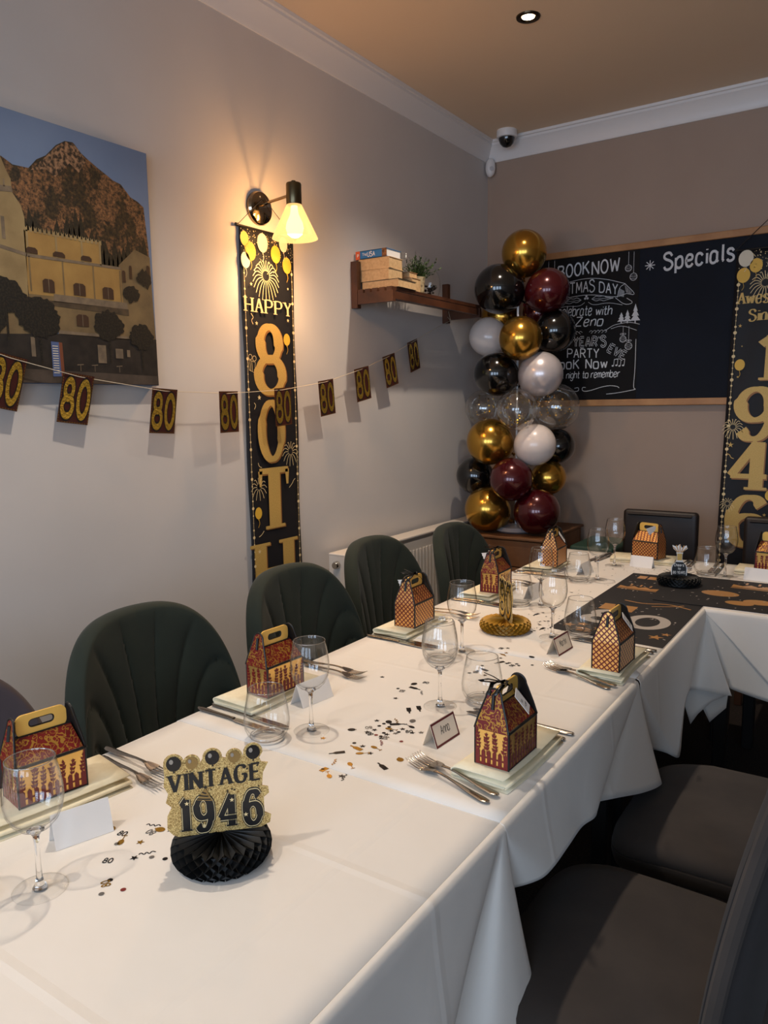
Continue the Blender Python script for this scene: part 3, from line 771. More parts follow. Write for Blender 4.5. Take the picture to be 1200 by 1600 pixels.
def book(label, x0, x1, y0, y1, z0, z1, cover, rot=0.0, spine='y0', pages=m_cream):
    # spine: which side is closed
    cx, cy = (x0 + x1) / 2, (y0 + y1) / 2
    b = thing('book', label, 'book', (cx, cy, z0), rot, 'books on the wall shelf')
    hx, hy, h = (x1 - x0) / 2, (y1 - y0) / 2, z1 - z0
    c = .0022
    MB().box(-hx + .003, hx - .003, -hy + .003, hy - .003, c, h - c).build('pages', pages, b)
    MB().box(-hx, hx, -hy, hy, 0, c).build('cover', cover, b)
    MB().box(-hx, hx, -hy, hy, h - c, h).build('cover', cover, b)
    if spine == 'y0': MB().box(-hx, hx, -hy, -hy + c, 0, h).build('spine', cover, b)
    if spine == 'x0': MB().box(-hx, -hx + c, -hy, hy, 0, h).build('spine', cover, b)
    return b
book('thick black covered book lying at the bottom of the shelf stack', .03, .228, -1.345, -1.19, SHZ, 1.990, m_bookdark, 0.02, 'x0')
book('thick cream paperback in the middle of the shelf stack', .022, .185, -1.348, -1.235, 1.990, 2.040, m_cream, -0.03, 'x0')
book('cream paperback just under the blue guidebook', .018, .185, -1.35, -1.235, 2.040, 2.088, m_cream, 0.02, 'x0')
bb = book('blue guidebook with white lettering on top of the shelf stack', .008, .175, -1.355, -1.235, 2.088, 2.124, m_bookblue, 0.0, 'y0', m_paper)
MB().box(-.0835, -.060, -.0612, -.058, 0, .036).build('spine_logo_panel', m_bookorange, bb)
MB().box(.060, .0835, -.0612, -.058, 0, .036).build('spine_photo', noisy('spine_photo', rgb(60, 36, 22), rgb(150, 96, 52), 90, 0.5), bb)
fs = lambda x, z: (x, -.0614, z)
mb = MB(); text(mb, 'USA', fs, .019, -.018, .009, width=.040, pen=.5); text(mb, 'The', fs, .011, -.046, .014, width=.024, pen=.4); text(mb, 'P', fs, .012, -.074, .011, pen=.6); mb.build('spine_lettering', m_paper, bb)
book('upright-stacked brown book beside the plant pot', .06, .20, -1.185, -1.10, SHZ, 2.016, m_cream, 0.05, 'x0')
book('small tan book on the back stack of the shelf', .06, .19, -1.185, -1.115, 2.016, 2.042, M('book_tan', rgb(150, 108, 70), 0.6), 0.0, 'x0')
plant = thing('potted_plant', 'small bushy green plant in a cream pot on the shelf', 'plant', (.14, -1.045, SHZ))
MB().lathe([(0.0005, 0), (.030, 0), (.036, .004), (.041, .078), (.043, .085), (.039, .085), (.036, .07), (.0005, .07)], 28).build('pot', noisy('pot_cream', rgb(196, 176, 138), rgb(120, 100, 74), 45, 0.6, lo=.5, hi=.62), plant, 40)
mb = MB()
for k in range(60):
    a = random.uniform(0, 2 * PI); l = random.uniform(.06, .125); tilt = random.uniform(.1, 1.05)
    b0 = Vector((random.uniform(-.02, .02), random.uniform(-.02, .02), .065))
    d = Vector((math.cos(a) * math.sin(tilt), math.sin(a) * math.sin(tilt), math.cos(tilt)))
    tip = b0 + d * l
    mb.tube([b0, b0 + d * l * .5 + Vector((0, 0, .01)), tip], [.0012, .001, .0005], 4)
    for q in range(9):
        p = b0 + d * l * (.25 + .75 * q / 8); s_ = Vector((random.uniform(-1, 1), random.uniform(-1, 1), random.uniform(.1, 1))).normalized()
        w = d.cross(s_).normalized() * .0035; e = p + s_ * random.uniform(.014, .024)
        mid = (p + e) / 2
        mb.add([p, mid + w, e, mid - w], [(0, 1, 2, 3)])
fo = mb.build('foliage', m_leaf, plant); fo['kind'] = 'stuff'
v = thing('glass_vase', 'round bellied clear glass vase of dark pebbles on the shelf', 'vase', (.15, -.935, SHZ))
MB().lathe([(0.0005, .002), (.034, .002), (.044, .012), (.052, .05), (.051, .085), (.04, .115), (.028, .13), (.030, .137)], 36).build('bowl', m_glass, v, 'all')
for k in range(34):
    a = random.uniform(0, 2 * PI); r = random.uniform(0, .037); z = .012 + .045 * random.random()
    q = random.uniform(.006, .010)
    MB().lathe([(0.0004, -q * .7), (q * .8, -q * .4), (q, 0), (q * .7, q * .5), (.0004, q * .7)], 8, (r * math.cos(a), r * math.sin(a), z)).build('pebble', m_blackm, v, True)
v = thing('glass_cylinder', 'tall clear glass cylinder vase behind the plant on the shelf', 'vase', (.058, -.985, SHZ))
MB().lathe([(0.0005, .004), (.036, .004), (.038, .01), (.038, .225), (.040, .228)], 36).build('wall', m_glass, v, 'all')

# ------------------------------------------------------------------ radiator
RY0, RY1, RZ0, RZ1 = -1.635, -.285, .16, .785
rad = thing('radiator', 'white panel radiator under the shelf on the left wall', 'radiator')
MB().box(.035, .105, RY0 + .012, RY1 - .012, RZ0, RZ1 - .03).build('core', m_radiator, rad)
for y in (RY0, RY1 - .012): MB().rbox(.03, .125, y, y + .012, RZ0, RZ1 - .004, .004, 2).build('side_panel', m_radiator, rad)
MB().rbox(.028, .122, RY0, RY1, RZ1 - .014, RZ1, .005, 2).build('top_grille', m_radiator, rad)
MB().box(.106, .1165, RY0 + .012, RY1 - .012, RZ0, RZ1 - .03).build('front_panel', m_radiator, rad)
nr = 41
rib = None
for k in range(nr):
    y = RY0 + .03 + k * ((RY1 - RY0 - .06) / (nr - 1))
    if rib is None:
        rib = MB(); rib.loft([[(.1165, -.009, z), (.1235, -.006, z), (.1235, .006, z), (.1165, .009, z)] for z in (RZ0 + .04, RZ1 - .075)], True, True)
        rib = rib.build('rib', m_radiator, rad); o = rib
    else:
        o = rib.copy(); COL.objects.link(o); o.parent = rad
    o.location = (0, y, 0)
MB().lathe([(.0005, .022), (.014, .022), (.017, .016), (.018, 0)], 24, capb=True).build('valve_cap', M('chrome', rgb(190, 186, 180), .12, 1.0), rad, 30, loc=(.078, RY0 - .0005, .735)).rotation_euler = (PI / 2, 0, 0)
for y in (RY0 + .25, RY1 - .25): MB().box(.001, .036, y - .02, y + .02, RZ0 + .05, RZ1 - .1).build('bracket', m_radiator, rad)
for y in (RY0 + .05, RY1 - .05): MB().tube([(.07, y, RZ0 + .01), (.07, y, .0)], .0075, 10).build('pipe', m_radiator, rad, True)
# ------------------------------------------------------------------ corner chest, balloon column
chest = thing('plank_chest', 'dark wooden plank chest in the corner beneath the balloons', 'chest', (.16, -.63, 0))
for k in range(5):
    MB().rbox(.0, .47, -.02, .0, .02 + k * .142, .02 + k * .142 + .138, .003, 1).build('plank', m_wood_c, chest)
    MB().rbox(.0, .47, .55, .57, .02 + k * .142, .02 + k * .142 + .138, .003, 1).build('plank', m_wood_c, chest)
    for x in (0.0, .45): MB().rbox(x, x + .02, .001, .549, .02 + k * .142, .02 + k * .142 + .138, .003, 1).build('plank', m_wood_c, chest)
MB().rbox(-.012, .482, -.03, .58, .73, .745, .004, 2).build('lid', m_wood_c, chest)

ot = thing('padded_box_seat', 'green padded box seat between the plank chest and leather chair', 'seat', (.745, -.55, 0))
MB().rbox(0, .22, 0, .34, .04, .655, .008, 2).build('base', m_blackm, ot, 40)
MB().rbox(-.004, .224, -.004, .344, .655, .712, .016, 3).build('cushion', m_tealseat, ot, 40)

stand = thing('balloon_stand', 'white pole and water bag base holding up the balloon column', 'balloon stand', (.41, -.47, .745))
MB().tube([(0, 0, 0.02), (0, 0, 1.38)], .006, 10).build('pole', m_white, stand, True)
mb = MB(); mb.lathe([(.0005, 0), (.10, 0), (.115, .012), (.10, .03), (.04, .04), (.0005, .042)], 24)
mb.build('base_bag', M('clear_plastic', rgb(150, 150, 158), .25, coat=.4), stand, True)

BALL = [('gold', .432, -.45, 2.208, .116, 'gold chrome balloon crowning the column'),
 ('black', .322, -.52, 2.028, .127, 'large glossy black balloon upper left, beside the shelf end'),
 ('burg', .565, -.45, 2.005, .112, 'burgundy balloon near the top, overlapping the chalkboard frame'),
 ('gold', .484, -.60, 1.761, .110, 'gold chrome balloon in the front of the second tier'),
 ('white', .205, -.40, 1.799, .105, 'white pearl balloon at the left below the large black one'),
 ('black', .587, -.40, 1.805, .107, 'black balloon on the right covering the chalkboard lettering'),
 ('black', .324, -.55, 1.589, .115, 'black balloon left of the silver one in mid column'),
 ('silver', .562, -.52, 1.582, .113, 'silvery pearl balloon on the right in mid column'),
 ('clear', .477, -.62, 1.403, .105, 'clear confetti balloon in the middle of the column front'),
 ('clear', .195, -.44, 1.412, .099, 'clear confetti balloon on the left side of the column'),
 ('clear', .609, -.42, 1.413, .121, 'large clear confetti balloon on the right under the chalkboard'),
 ('gold', .294, -.56, 1.234, .123, 'gold chrome balloon left of the lower white one'),
 ('white', .544, -.54, 1.220, .108, 'white pearl balloon on the right in the lower column'),
 ('black', .165, -.48, 1.041, .103, 'black balloon lower left against the wall'),
 ('burg', .449, -.62, 1.043, .113, 'burgundy balloon in the lower middle of the column'),
 ('gold', .565, -.40, 1.039, .093, 'small gold balloon peeping out lower right'),
 ('gold', .282, -.56, .870, .122, 'gold chrome balloon at the bottom left of the column'),
 ('burg', .560, -.54, .872, .120, 'burgundy balloon at the bottom right of the column'),
 ('black', .585, -.33, 1.204, .093, 'black balloon mostly hidden behind the lower white balloon'),
 ('gold', .225, -.29, 1.925, .107, 'bronze gold balloon mostly hidden behind the large black one'),
 ('burg', .455, -.27, 1.925, .097, 'burgundy balloon mostly hidden behind the upper pole')]
BM = dict(gold=m_b_gold, black=m_b_black, burg=m_b_burg, white=m_b_white, silver=m_b_silver, clear=m_b_clear)
for kind, x, y, z, r, lab in BALL:
    b = thing('balloon', lab, 'balloon', (x, y, z), 0, 'balloons of the corner column')
    prof = []
    for i in range(25):
        a = PI * i / 24
        q = math.sin(a) * r; zz = math.cos(a) * r
        if zz < 0: zz *= 1.10; q *= 1 - .06 * (-zz / r) ** 2
        prof.append((max(q, .0006), zz))
    sk = MB().lathe(prof, 36).build('skin', BM[kind], b, 'all')
    kn = MB().lathe([(.003, 0), (.007, -.006), (.004, -.010), (.011, -.018), (.009, -.019), (.0006, -.012)], 12, (0, 0, -r * 1.095)).build('knot', BM[kind], b, True)
    # knot points in to the pole
    d = Vector((.41 - x, -.47 - y, 0))
    ax = Vector((0, 0, 1)).cross(d)
    if d.length > .03:
        ang = -math.radians(62)
        rot = Matrix.Rotation(ang, 3, ax.normalized())
        b.rotation_euler = rot.to_euler()
    if kind == 'clear':
        mb = MB()
        for k in range(70):
            u = random.uniform(-1, .55); a = random.uniform(0, 2 * PI); q = math.sqrt(1 - u * u) * r * .95
            p = Vector((q * math.cos(a), q * math.sin(a), u * r * .95)); nrm = p.normalized()
            t1 = nrm.cross(Vector((0, .3, 1))).normalized(); t2 = nrm.cross(t1); s_ = random.uniform(.003, .0062)
            mb.add([p + s_ * (math.cos(2 * PI * i / 6) * t1 + math.sin(2 * PI * i / 6) * t2) for i in range(6)], [tuple(range(6))])
        mb.build('confetti', m_foil if x != .609 else m_goldcard, b)['kind'] = 'stuff'

# ------------------------------------------------------------------ chalkboard on the back wall
cbd = thing('chalkboard', 'wide framed specials chalkboard with white chalk lettering on the back wall', 'chalkboard')
X0, X1, Z0, Z1 = .30, 1.95, 1.413, 2.272
m_slate = noisy('slate_navy', rgb(9, 15, 27), rgb(13, 20, 34), 3, 0.65, spec=.2)
m_slate2 = noisy('slate_black', rgb(12, 10, 11), rgb(17, 14, 14), 4, 0.65, spec=.2)
MB().box(X0 + .01, X1 - .01, -.018, -.001, Z0 + .01, Z1 - .01).build('board', m_slate, cbd)
MB().box(X0 + .03, .905, -.0195, -.018, Z0 + .036, Z1 - .036).build('poster_panel', m_slate2, cbd)
for a in ((X0, X1, Z1 - .036, Z1), (X0, X1, Z0, Z0 + .036)): MB().rbox(a[0], a[1], -.03, -.002, a[2], a[3], .004, 2).build('frame_rail', m_pine, cbd)
for a in ((X0, X0 + .036), (X1 - .036, X1)): MB().rbox(a[0], a[1], -.0298, -.002, Z0 + .037, Z1 - .037, .004, 2).build('frame_stile', m_pine, cbd)
FB = lambda x, z: (x, -.0203, z)
def chalk(name, fn):
    mb = MB(); fn(mb); return mb.build(name, m_chalk, cbd)
chalk('lettering', lambda m: text(m, 'BOOK', FB, .066, .452, 2.128, width=.178, pen=.42, jitter=.1, rise=.012, space=1.4))
chalk('lettering', lambda m: text(m, 'NOW', FB, .068, .648, 2.130, width=.148, pen=.42, jitter=.1, rise=.006))
chalk('lettering', lambda m: text(m, 'CHRISTMAS', FB, .058, .365, 2.036, width=.298, pen=.36, space=1.3, rise=.006))
chalk('lettering', lambda m: text(m, 'DAY', FB, .054, .690, 2.034, width=.1, pen=.4, rise=-.022))
chalk('lettering', lambda m: text(m, 'celebrate', FB, .050, .455, 1.921, width=.193, pen=.36, slant=.15, rise=-.006, space=1.0))
chalk('lettering', lambda m: text(m, 'with', FB, .045, .672, 1.913, width=.088, pen=.36, slant=.15, space=1.0, rise=-.004))
chalk('lettering', lambda m: text(m, 'Zeno', FB, .048, .555, 1.860, width=.155, pen=.36, slant=.2, rise=-.006))
mbx = MB(); text(mbx, "NEW YEAR'S", FB, .050, .415, 1.752, width=.318, pen=.75, space=1.7, rise=-.010); mbx.build('lettering', m_chalk, cbd)
mbx = MB(); text(mbx, "NEW YEAR'S", lambda x, z: (x, -.0206, z), .050, .415, 1.752, width=.318, pen=.38, space=1.7, rise=-.010); mbx.build('lettering_fill', m_slate2, cbd)
ca, sa = math.cos(-.52), math.sin(-.52)
FE = lambda x, z: (.742 + x * ca - z * sa, -.0203, 1.712 + x * sa + z * ca)
FE2 = lambda x, z: (.742 + x * ca - z * sa, -.0206, 1.712 + x * sa + z * ca)
mbx = MB(); text(mbx, 'EVE', FE, .045, 0, 0, width=.10, pen=.75, space=1.7); mbx.build('lettering', m_chalk, cbd)
mbx = MB(); text(mbx, 'EVE', FE2, .045, 0, 0, width=.10, pen=.38, space=1.7); mbx.build('lettering_fill', m_slate2, cbd)
chalk('lettering', lambda m: text(m, 'PARTY', FB, .048, .515, 1.688, width=.18, pen=.4, rise=-.008))
chalk('lettering', lambda m: text(m, 'BooK Now', FB, .050, .425, 1.627, width=.318, pen=.4, jitter=.15, rise=-.004, space=1.7))
chalk('lettering', lambda m: text(m, 'a night to remember', FB, .036, .475, 1.572, width=.338, pen=.4, slant=.12, space=1.0))
chalk('heading_lettering', lambda m: text(m, 'Specials', FB, .075, 1.032, 2.118, width=.335, pen=.52, space=1.6, rise=.012))
def deco(m):
    for a in range(4): line2(m, FB, [(.959 - .026 * math.cos(a * PI / 4), 2.146 - .026 * math.sin(a * PI / 4)), (.959 + .026 * math.cos(a * PI / 4), 2.146 + .026 * math.sin(a * PI / 4))], .0022)
chalk('chalk_asterisk', deco)
def deco(m):
    L = lambda P, w=.0014: line2(m, FB, P, w)
    L([(.40, 2.08), (.526, 2.106), (.622, 2.116), (.727, 2.100), (.829, 2.066)]); L([(.829, 2.066), (.895, 1.999), (.840, 2.013)]); L([(.40, 2.0), (.528, 2.022), (.645, 2.027), (.78, 1.996), (.842, 2.014)])
    L([(.78, 1.996), (.832, 1.952), (.882, 1.961), (.841, 1.989)]); L([(.829, 2.064), (.80, 2.05), (.79, 1.997)])
    for i in range(10): L([(.80 + .003 * i, 2.045 - .002 * i), (.797 + .003 * i, 2.005 - .001 * i)], .0007)
    for i in range(7): L([(.83 + .006 * i, 2.058 - .006 * i), (.838 + .004 * i, 2.02 - .002 * i)], .0007)
chalk('chalk_ribbon', deco)
for s_ in (-1, 1):
    c0 = .619
    def deco(m):
        up = [(c0 + s_ * x, 2.0 + z) for x, z in ((.03, 0), (.055, .016), (.07, .008), (.095, .014), (.11, .003), (.15, -.004))]
        dn = [(c0 + s_ * x, 2.0 + z) for x, z in ((.03, 0), (.055, -.014), (.075, -.006), (.095, -.016), (.115, -.010), (.15, -.004))]
        line2(m, FB, up, .0011); line2(m, FB, dn, .0011); line2(m, FB, [(c0 + s_ * .03, 2.0), (c0 + s_ * .14, -.003 + 2.0)], .0008)
    chalk('chalk_holly_leaf', deco)
    chalk('chalk_swirl', lambda m: line2(m, FB, [(c0 + s_ * .01, 1.985), (c0 + s_ * .04, 1.965), (c0 + s_ * .12, 1.975), (c0 + s_ * .2, 1.955)], .0011))
    def deco(m):
        for i in range(5): line2(m, FB, [(c0 + s_ * (.02 + .02 * i), 1.822), (c0 + s_ * (.03 + .02 * i), 1.832), (c0 + s_ * (.04 + .02 * i), 1.822), (c0 + s_ * (.03 + .02 * i), 1.814)], .001)
    chalk('chalk_garland', deco)
for p_ in ((.611, 2.006), (.625, 2.006), (.618, 2.018)): chalk('chalk_berry', lambda m: disc2(m, FB, p_[0], p_[1], .006))
def deco(m):
    for (x, z, zt, r) in ((.846, 2.144, 2.23, .017), (.874, 2.097, 2.226, .019), (.827, 1.773, 1.84, .017), (.858, 1.734, 1.84, .019), (.395, 2.15, 2.23, .017), (.43, 2.17, 2.23, .012)):
        line2(m, FB, [(x, zt), (x, z + r)], .0009); ring2(m, FB, x, z, r, .0012); line2(m, FB, [(x - r, z + .004), (x, z - .003), (x + r, z + .004)], .0009); line2(m, FB, [(x - r, z - .006), (x, z - .012), (x + r, z - .006)], .0009)
        for i in range(5): disc2(m, FB, x - r * .6 + i * r * .3, z + .008, .0016, n=6)
    for (x, z) in ((.827, 1.80), (.858, 1.763)): ring2(m, FB, x - .008, z, .007, .0009, .004); ring2(m, FB, x + .008, z, .007, .0009, .004)
chalk('chalk_baubles', deco)
def deco(m):
    for (x, zb, zt, w) in ((.815, 1.862, 1.912, .022), (.848, 1.860, 1.922, .022), (.890, 1.858, 1.948, .027)):
        for k in range(3):
            a = zb + (zt - zb) * (.1 + .28 * k); poly2(m, FB, [(x - w * (1 - .28 * k), a), (x + w * (1 - .28 * k), a), (x, a + (zt - zb) * .42)])
        poly2(m, FB, [(x - .003, zb - .004), (x + .003, zb - .004), (x + .003, zb + .01), (x - .003, zb + .01)])
    line2(m, FB, [(.728, 1.824), (.77, 1.85), (.805, 1.856), (.86, 1.862), (.915, 1.846)], .0013); line2(m, FB, [(.76, 1.832), (.82, 1.848), (.90, 1.815)], .0011)
chalk('chalk_fir_trees', deco)
def deco(m):
    line2(m, FB, [(.897, 1.769), (.897, 1.60), (.890, 1.508), (.903, 1.503), (.90, 1.50), (.80, 1.483), (.743, 1.479)], .0015)
    line2(m, FB, [(.625, 1.518), (.605, 1.52), (.605, 1.498), (.640, 1.496), (.74, 1.526), (.80, 1.522), (.814, 1.511)], .0015)
    line2(m, FB, [(.56, 1.515), (.585, 1.52), (.585, 1.498), (.55, 1.496), (.45, 1.526)], .0015)
    for (x, z) in ((.775, 1.632), (.812, 1.630)):
        disc2(m, FB, x, z, .006, .0045); disc2(m, FB, x + .020, z + .002, .006, .0045)
        line2(m, FB, [(x + .005, z), (x + .008, z + .034)], .0013); line2(m, FB, [(x + .025, z + .002), (x + .028, z + .036)], .0013); line2(m, FB, [(x + .008, z + .034), (x + .028, z + .036)], .002)
chalk('chalk_flourishes', deco)

# ------------------------------------------------------------------ 1946 banner on the back wall
bn = thing('hanging_banner', 'tall black and gold banner with big year numerals over the chalkboard', 'banner')
by0 = lambda x, z: -.048 - .003 * math.sin(z * 8 + x * 5)
mb = MB(); mb.loft([[(1.385 + (.29 * i / 10) - (2.16 - z) * .022, by0(i, z), z) for i in range(11)] for z in [2.165 - .05 * k for k in range(35)]], False)
cl = mb.build('cloth', m_navy, bn, True); _m = cl.modifiers.new('thick', 'SOLIDIFY'); _m.thickness = .0012
MB().tube([(1.375, -.05, 2.165), (1.685, -.05, 2.165)], .004, 8).build('rod', m_blackm, bn, True)
MB().tube([(1.38, -.05, 2.167), (1.53, -.035, 2.31), (1.68, -.05, 2.167)], .0022, 6).build('cord', m_ink, bn)
sh = lambda z: -(2.16 - z) * .022
FN = lambda x, z: (x + sh(z), -.0535, z)
FN0 = lambda x, z: (x + sh(z), -.0530, z)
mb = MB(); text(mb, 'Awesome', FN, .052, 1.408, 1.907, width=.245, contrast=(.75, .28), space=1.4); mb.build('lettering', m_letter, bn)
mb = MB(); text(mb, 'Since', FN, .050, 1.465, 1.822, width=.14, contrast=(.75, .28), space=1.5); mb.build('lettering', m_letter, bn)
def big2(s, x0, z0, w, h):
    mb = MB(); text(mb, s, FN0, h, x0 + .006, z0 - .005, width=w, contrast=(.9, .36)); mb.build('numeral_edge', m_letter_sh, bn)
    mb = MB(); text(mb, s, FN, h, x0, z0, width=w, contrast=(.9, .3)); mb.build('numeral', m_letter, bn)
big2('1', 1.500, 1.532, .09, .215)
big2('9', 1.450, 1.248, .145, .240)
big2('4', 1.440, .985, .155, .240)
big2('6', 1.450, .70, .145, .24)
mb = MB(); line2(mb, FN, [(1.404, 2.02), (1.404, .55)], .0008)
line2(mb, FN, [(1.662, 2.02), (1.662, .55)], .0008)
for i in range(50):
    for x in (1.404, 1.662): disc2(mb, FN, x, 2.0 - .029 * i, (.0085, .005, .0032, .0058)[i % 4], n=10)
mb.build('printed_beads', m_print_pale, bn)
for (x, z, r, mm) in [(1.424, 2.043, .036, m_bal_y), (1.478, 2.085, .034, m_bal_y), (1.56, 2.09, .038, m_bal_w), (1.43, 2.135, .04, m_bal_w), (1.64, 2.06, .036, m_bal_y), (1.436, 1.609, .028, m_bal_y), (1.62, .96, .028, m_bal_y)]:
    mb = MB(); FB2 = lambda x, z: (x + sh(z), -.0538, z); disc2(mb, FB2, x, min(z, 2.163 - r), r * .85, r, 20); line2(mb, FB2, [(x, z - r), (x + .006, z - r - .02), (x - .004, z - r - .036)], .0009); mb.build('printed_balloon', mm, bn)
for a_ in ((1.425, 1.30, .05, 16, .0013), (1.425, .908, .036, 14, .001), (1.525, 2.0, .07, 20, .0015)):
    mb = MB(); firework2(mb, FN, *a_); mb.build('printed_firework', m_print_pale, bn)
mb = MB()
for i in range(160): disc2(mb, FN, random.uniform(1.40, 1.66), 2.16 - abs(random.gauss(0, .05)), random.uniform(.0008, .0026), n=6)
mb.build('printed_glitter', m_print_pale, bn)['kind'] = 'stuff'
mb = MB()
for (x, z, r) in [(1.425, 1.80, .010), (1.42, 1.21, .016), (1.44, 1.70, .005), (1.43, 1.55, .006), (1.60, .86, .01)]: star2(mb, FN, x, z, r, inner=.35)
line2(mb, FN, [(1.405, 1.165), (1.42, 1.16), (1.425, 1.145), (1.44, 1.14)], .0015)
mb.build('printed_stars', m_letter, bn)
# ------------------------------------------------------------------ tables and cloths
def table(label, x0, x1, y0, y1):
    t = thing('dining_table', label, 'table', ((x0 + x1) / 2, (y0 + y1) / 2, 0))
    hx, hy = (x1 - x0) / 2, (y1 - y0) / 2
    MB().rbox(-hx, hx, -hy, hy, .715, .748, .006, 2).build('tabletop', m_wood, t)
    for sx in (-1, 1):
        for sy in (-1, 1):
            MB().rbox(sx * (hx - .06) - .022, sx * (hx - .06) + .022, sy * (hy - .06) - .022, sy * (hy - .06) + .022, 0, .715, .004, 1).build('leg', m_blackm, t)
table('wooden table under the nearest white cloth', .842, 1.602, -4.62, -3.212)
table('wooden table under the second white cloth', .842, 1.602, -3.208, -2.40)
table('wooden table under the black runner corner', .842, 1.602, -2.396, -.872)
table('wooden table of the far wing by the leather chairs', 1.606, 3.1, -1.634, -.872)
ZA, ZB, ZC, ZD = .7500, .7512, .7524, .7536

def interp_cols(cols, n=7):
    out = []
    for i in range(len(cols) - 1):
        p0 = cols[max(i - 1, 0)]; p1 = cols[i]; p2 = cols[i + 1]; p3 = cols[min(i + 2, len(cols) - 1)]
        for k in range(n):
            t = k / n
            out.append(tuple(p1[j] + (p2[j] - p1[j]) * t if j == 0 else
                             .5 * (2 * p1[j] + (p2[j] - p0[j]) * t + (2 * p0[j] - 5 * p1[j] + 4 * p2[j] - p3[j]) * t * t + (3 * p1[j] - p0[j] - 3 * p2[j] + p3[j]) * t ** 3) for j in range(4)))
    out.append(tuple(cols[-1]))
    return out

def skirt(mb, cols, edge, z, axis, out):
    # cols: (position along edge, bottom x, bottom y, bottom z); axis 'y': edge runs along Y at x=edge; 'x': edge runs along X at y=edge
    C = interp_cols(cols)
    rows = []
    R_ = 18
    for j in range(R_ + 1):
        t = j / R_
        row = []
        for (s, bx_, by_, bz_) in C:
            if axis == 'y': top = Vector((edge, s, z)); o = Vector((out, 0, 0))
            else: top = Vector((s, edge, z)); o = Vector((0, out, 0))
            bot = Vector((bx_, by_, bz_))
            if t < .12:
                q = t / .12 * PI / 2
                p = top + o * .011 * math.sin(q) - Vector((0, 0, .013 * (1 - math.cos(q))))
            else:
                a = top + o * .011 - Vector((0, 0, .013))
                q = (t - .12) / .88
                hz = a.lerp(bot, q)
                e = q ** 1.15
                p = Vector((a.x + (bot.x - a.x) * e, a.y + (bot.y - a.y) * e, hz.z))
            row.append(p)
        rows.append(row)
    mb.loft(rows, False)

def cloth(label, x0, x1, y0, y1, z, right=None, left=None, near=None, far=None):
    mb = MB()
    nx, ny = 24, max(8, int((y1 - y0) / .04))
    nx = max(8, int((x1 - x0) / .04))
    rows = []
    for j in range(ny + 1):
        y = y0 + (y1 - y0) * j / ny
        rows.append([(x0 + (x1 - x0) * i / nx, y, z) for i in range(nx + 1)])
    mb.loft(rows, False)
    if right: skirt(mb, right, x1, z, 'y', 1)
    if left: skirt(mb, left, x0, z, 'y', -1)
    if near: skirt(mb, near, y0, z, 'x', -1)
    if far: skirt(mb, far, y1, z, 'x', 1)
    o = mb.build('tablecloth', m_linen, smooth=60)
    tag(o, label, 'tablecloth', 'white tablecloths')
    md = o.modifiers.new('thick', 'SOLIDIFY'); md.thickness = .0014; md.offset = 1
    return o
XR, XL = 1.606, .836
def lskirt(a, b): 
    return [(a + (b - a) * i / 10, XL - .02 - .012 * (i % 2), a + (b - a) * i / 10, .60) for i in range(11)]
cloth('near white tablecloth under the vintage year centrepiece', XL, XR, -4.63, -3.10, ZA,
      right=[(-4.63, 1.65, -4.63, .45), (-4.4, 1.63, -4.4, .45), (-4.15, 1.66, -4.15, .45), (-3.95, 1.63, -3.95, .45), (-3.75, 1.655, -3.78, .45), (-3.55, 1.635, -3.62, .46), (-3.38, 1.65, -3.53, .47), (-3.27, 1.645, -3.48, .48), (-3.235, 1.625, -3.46, .47), (-3.225, 1.585, -3.43, .46),
             (-3.22, 1.578, -3.36, .45), (-3.215, 1.60, -3.325, .43), (-3.21, 1.645, -3.31, .41), (-3.207, 1.665, -3.26, .395), (-3.204, 1.668, -3.20, .385), (-3.202, 1.66, -3.145, .38), (-3.20, 1.63, -3.12, .385), (-3.20, 1.59, -3.13, .40)],
      left=lskirt(-4.63, -3.10), near=[(XL, XL, -4.66, .48), (1.0, 1.0, -4.68, .48), (1.2, 1.2, -4.65, .48), (1.4, 1.4, -4.68, .48), (XR, XR, -4.66, .48)])
cloth('second white tablecloth between the forks and the gold honeycomb centrepiece', XL, XR, -3.20, -2.36, ZB,
      right=[(-3.20, 1.585, -3.19, .63), (-3.199, 1.60, -3.165, .612), (-3.197, 1.632, -3.10, .603), (-3.19, 1.642, -3.055, .605), (-3.08, 1.640, -2.97, .603), (-2.9, 1.634, -2.88, .595), (-2.7, 1.638, -2.82, .585), (-2.52, 1.634, -2.79, .583), (-2.455, 1.620, -2.775, .578), (-2.448, 1.605, -2.74, .57),
             (-2.442, 1.63, -2.64, .545), (-2.438, 1.655, -2.52, .51), (-2.434, 1.668, -2.42, .485), (-2.432, 1.66, -2.36, .472), (-2.43, 1.62, -2.335, .485), (-2.43, 1.585, -2.34, .50)],
      left=lskirt(-3.20, -2.36))
cloth('far corner white tablecloth under the black runner', XL, XR, -2.42, -.866, ZC,
      right=[(-2.42, 1.59, -2.34, .53), (-2.418, 1.61, -2.26, .505), (-2.415, 1.628, -2.18, .468), (-2.41, 1.642, -2.10, .424), (-2.38, 1.643, -2.07, .430), (-2.28, 1.64, -2.045, .47), (-2.1, 1.638, -2.02, .53), (-1.9, 1.634, -1.98, .555), (-1.72, 1.628, -1.92, .555), (-1.665, 1.606, -1.84, .52), (-1.655, 1.590, -1.76, .500), (-1.648, 1.612, -1.715, .494), (-1.643, 1.665, -1.712, .492), (-1.640, 1.716, -1.702, .490)],
      left=lskirt(-2.42, -.866), far=[(XL + (XR - XL) * i / 8, XL + (XR - XL) * i / 8, -.845 + .01 * (i % 2), .50) for i in range(9)])
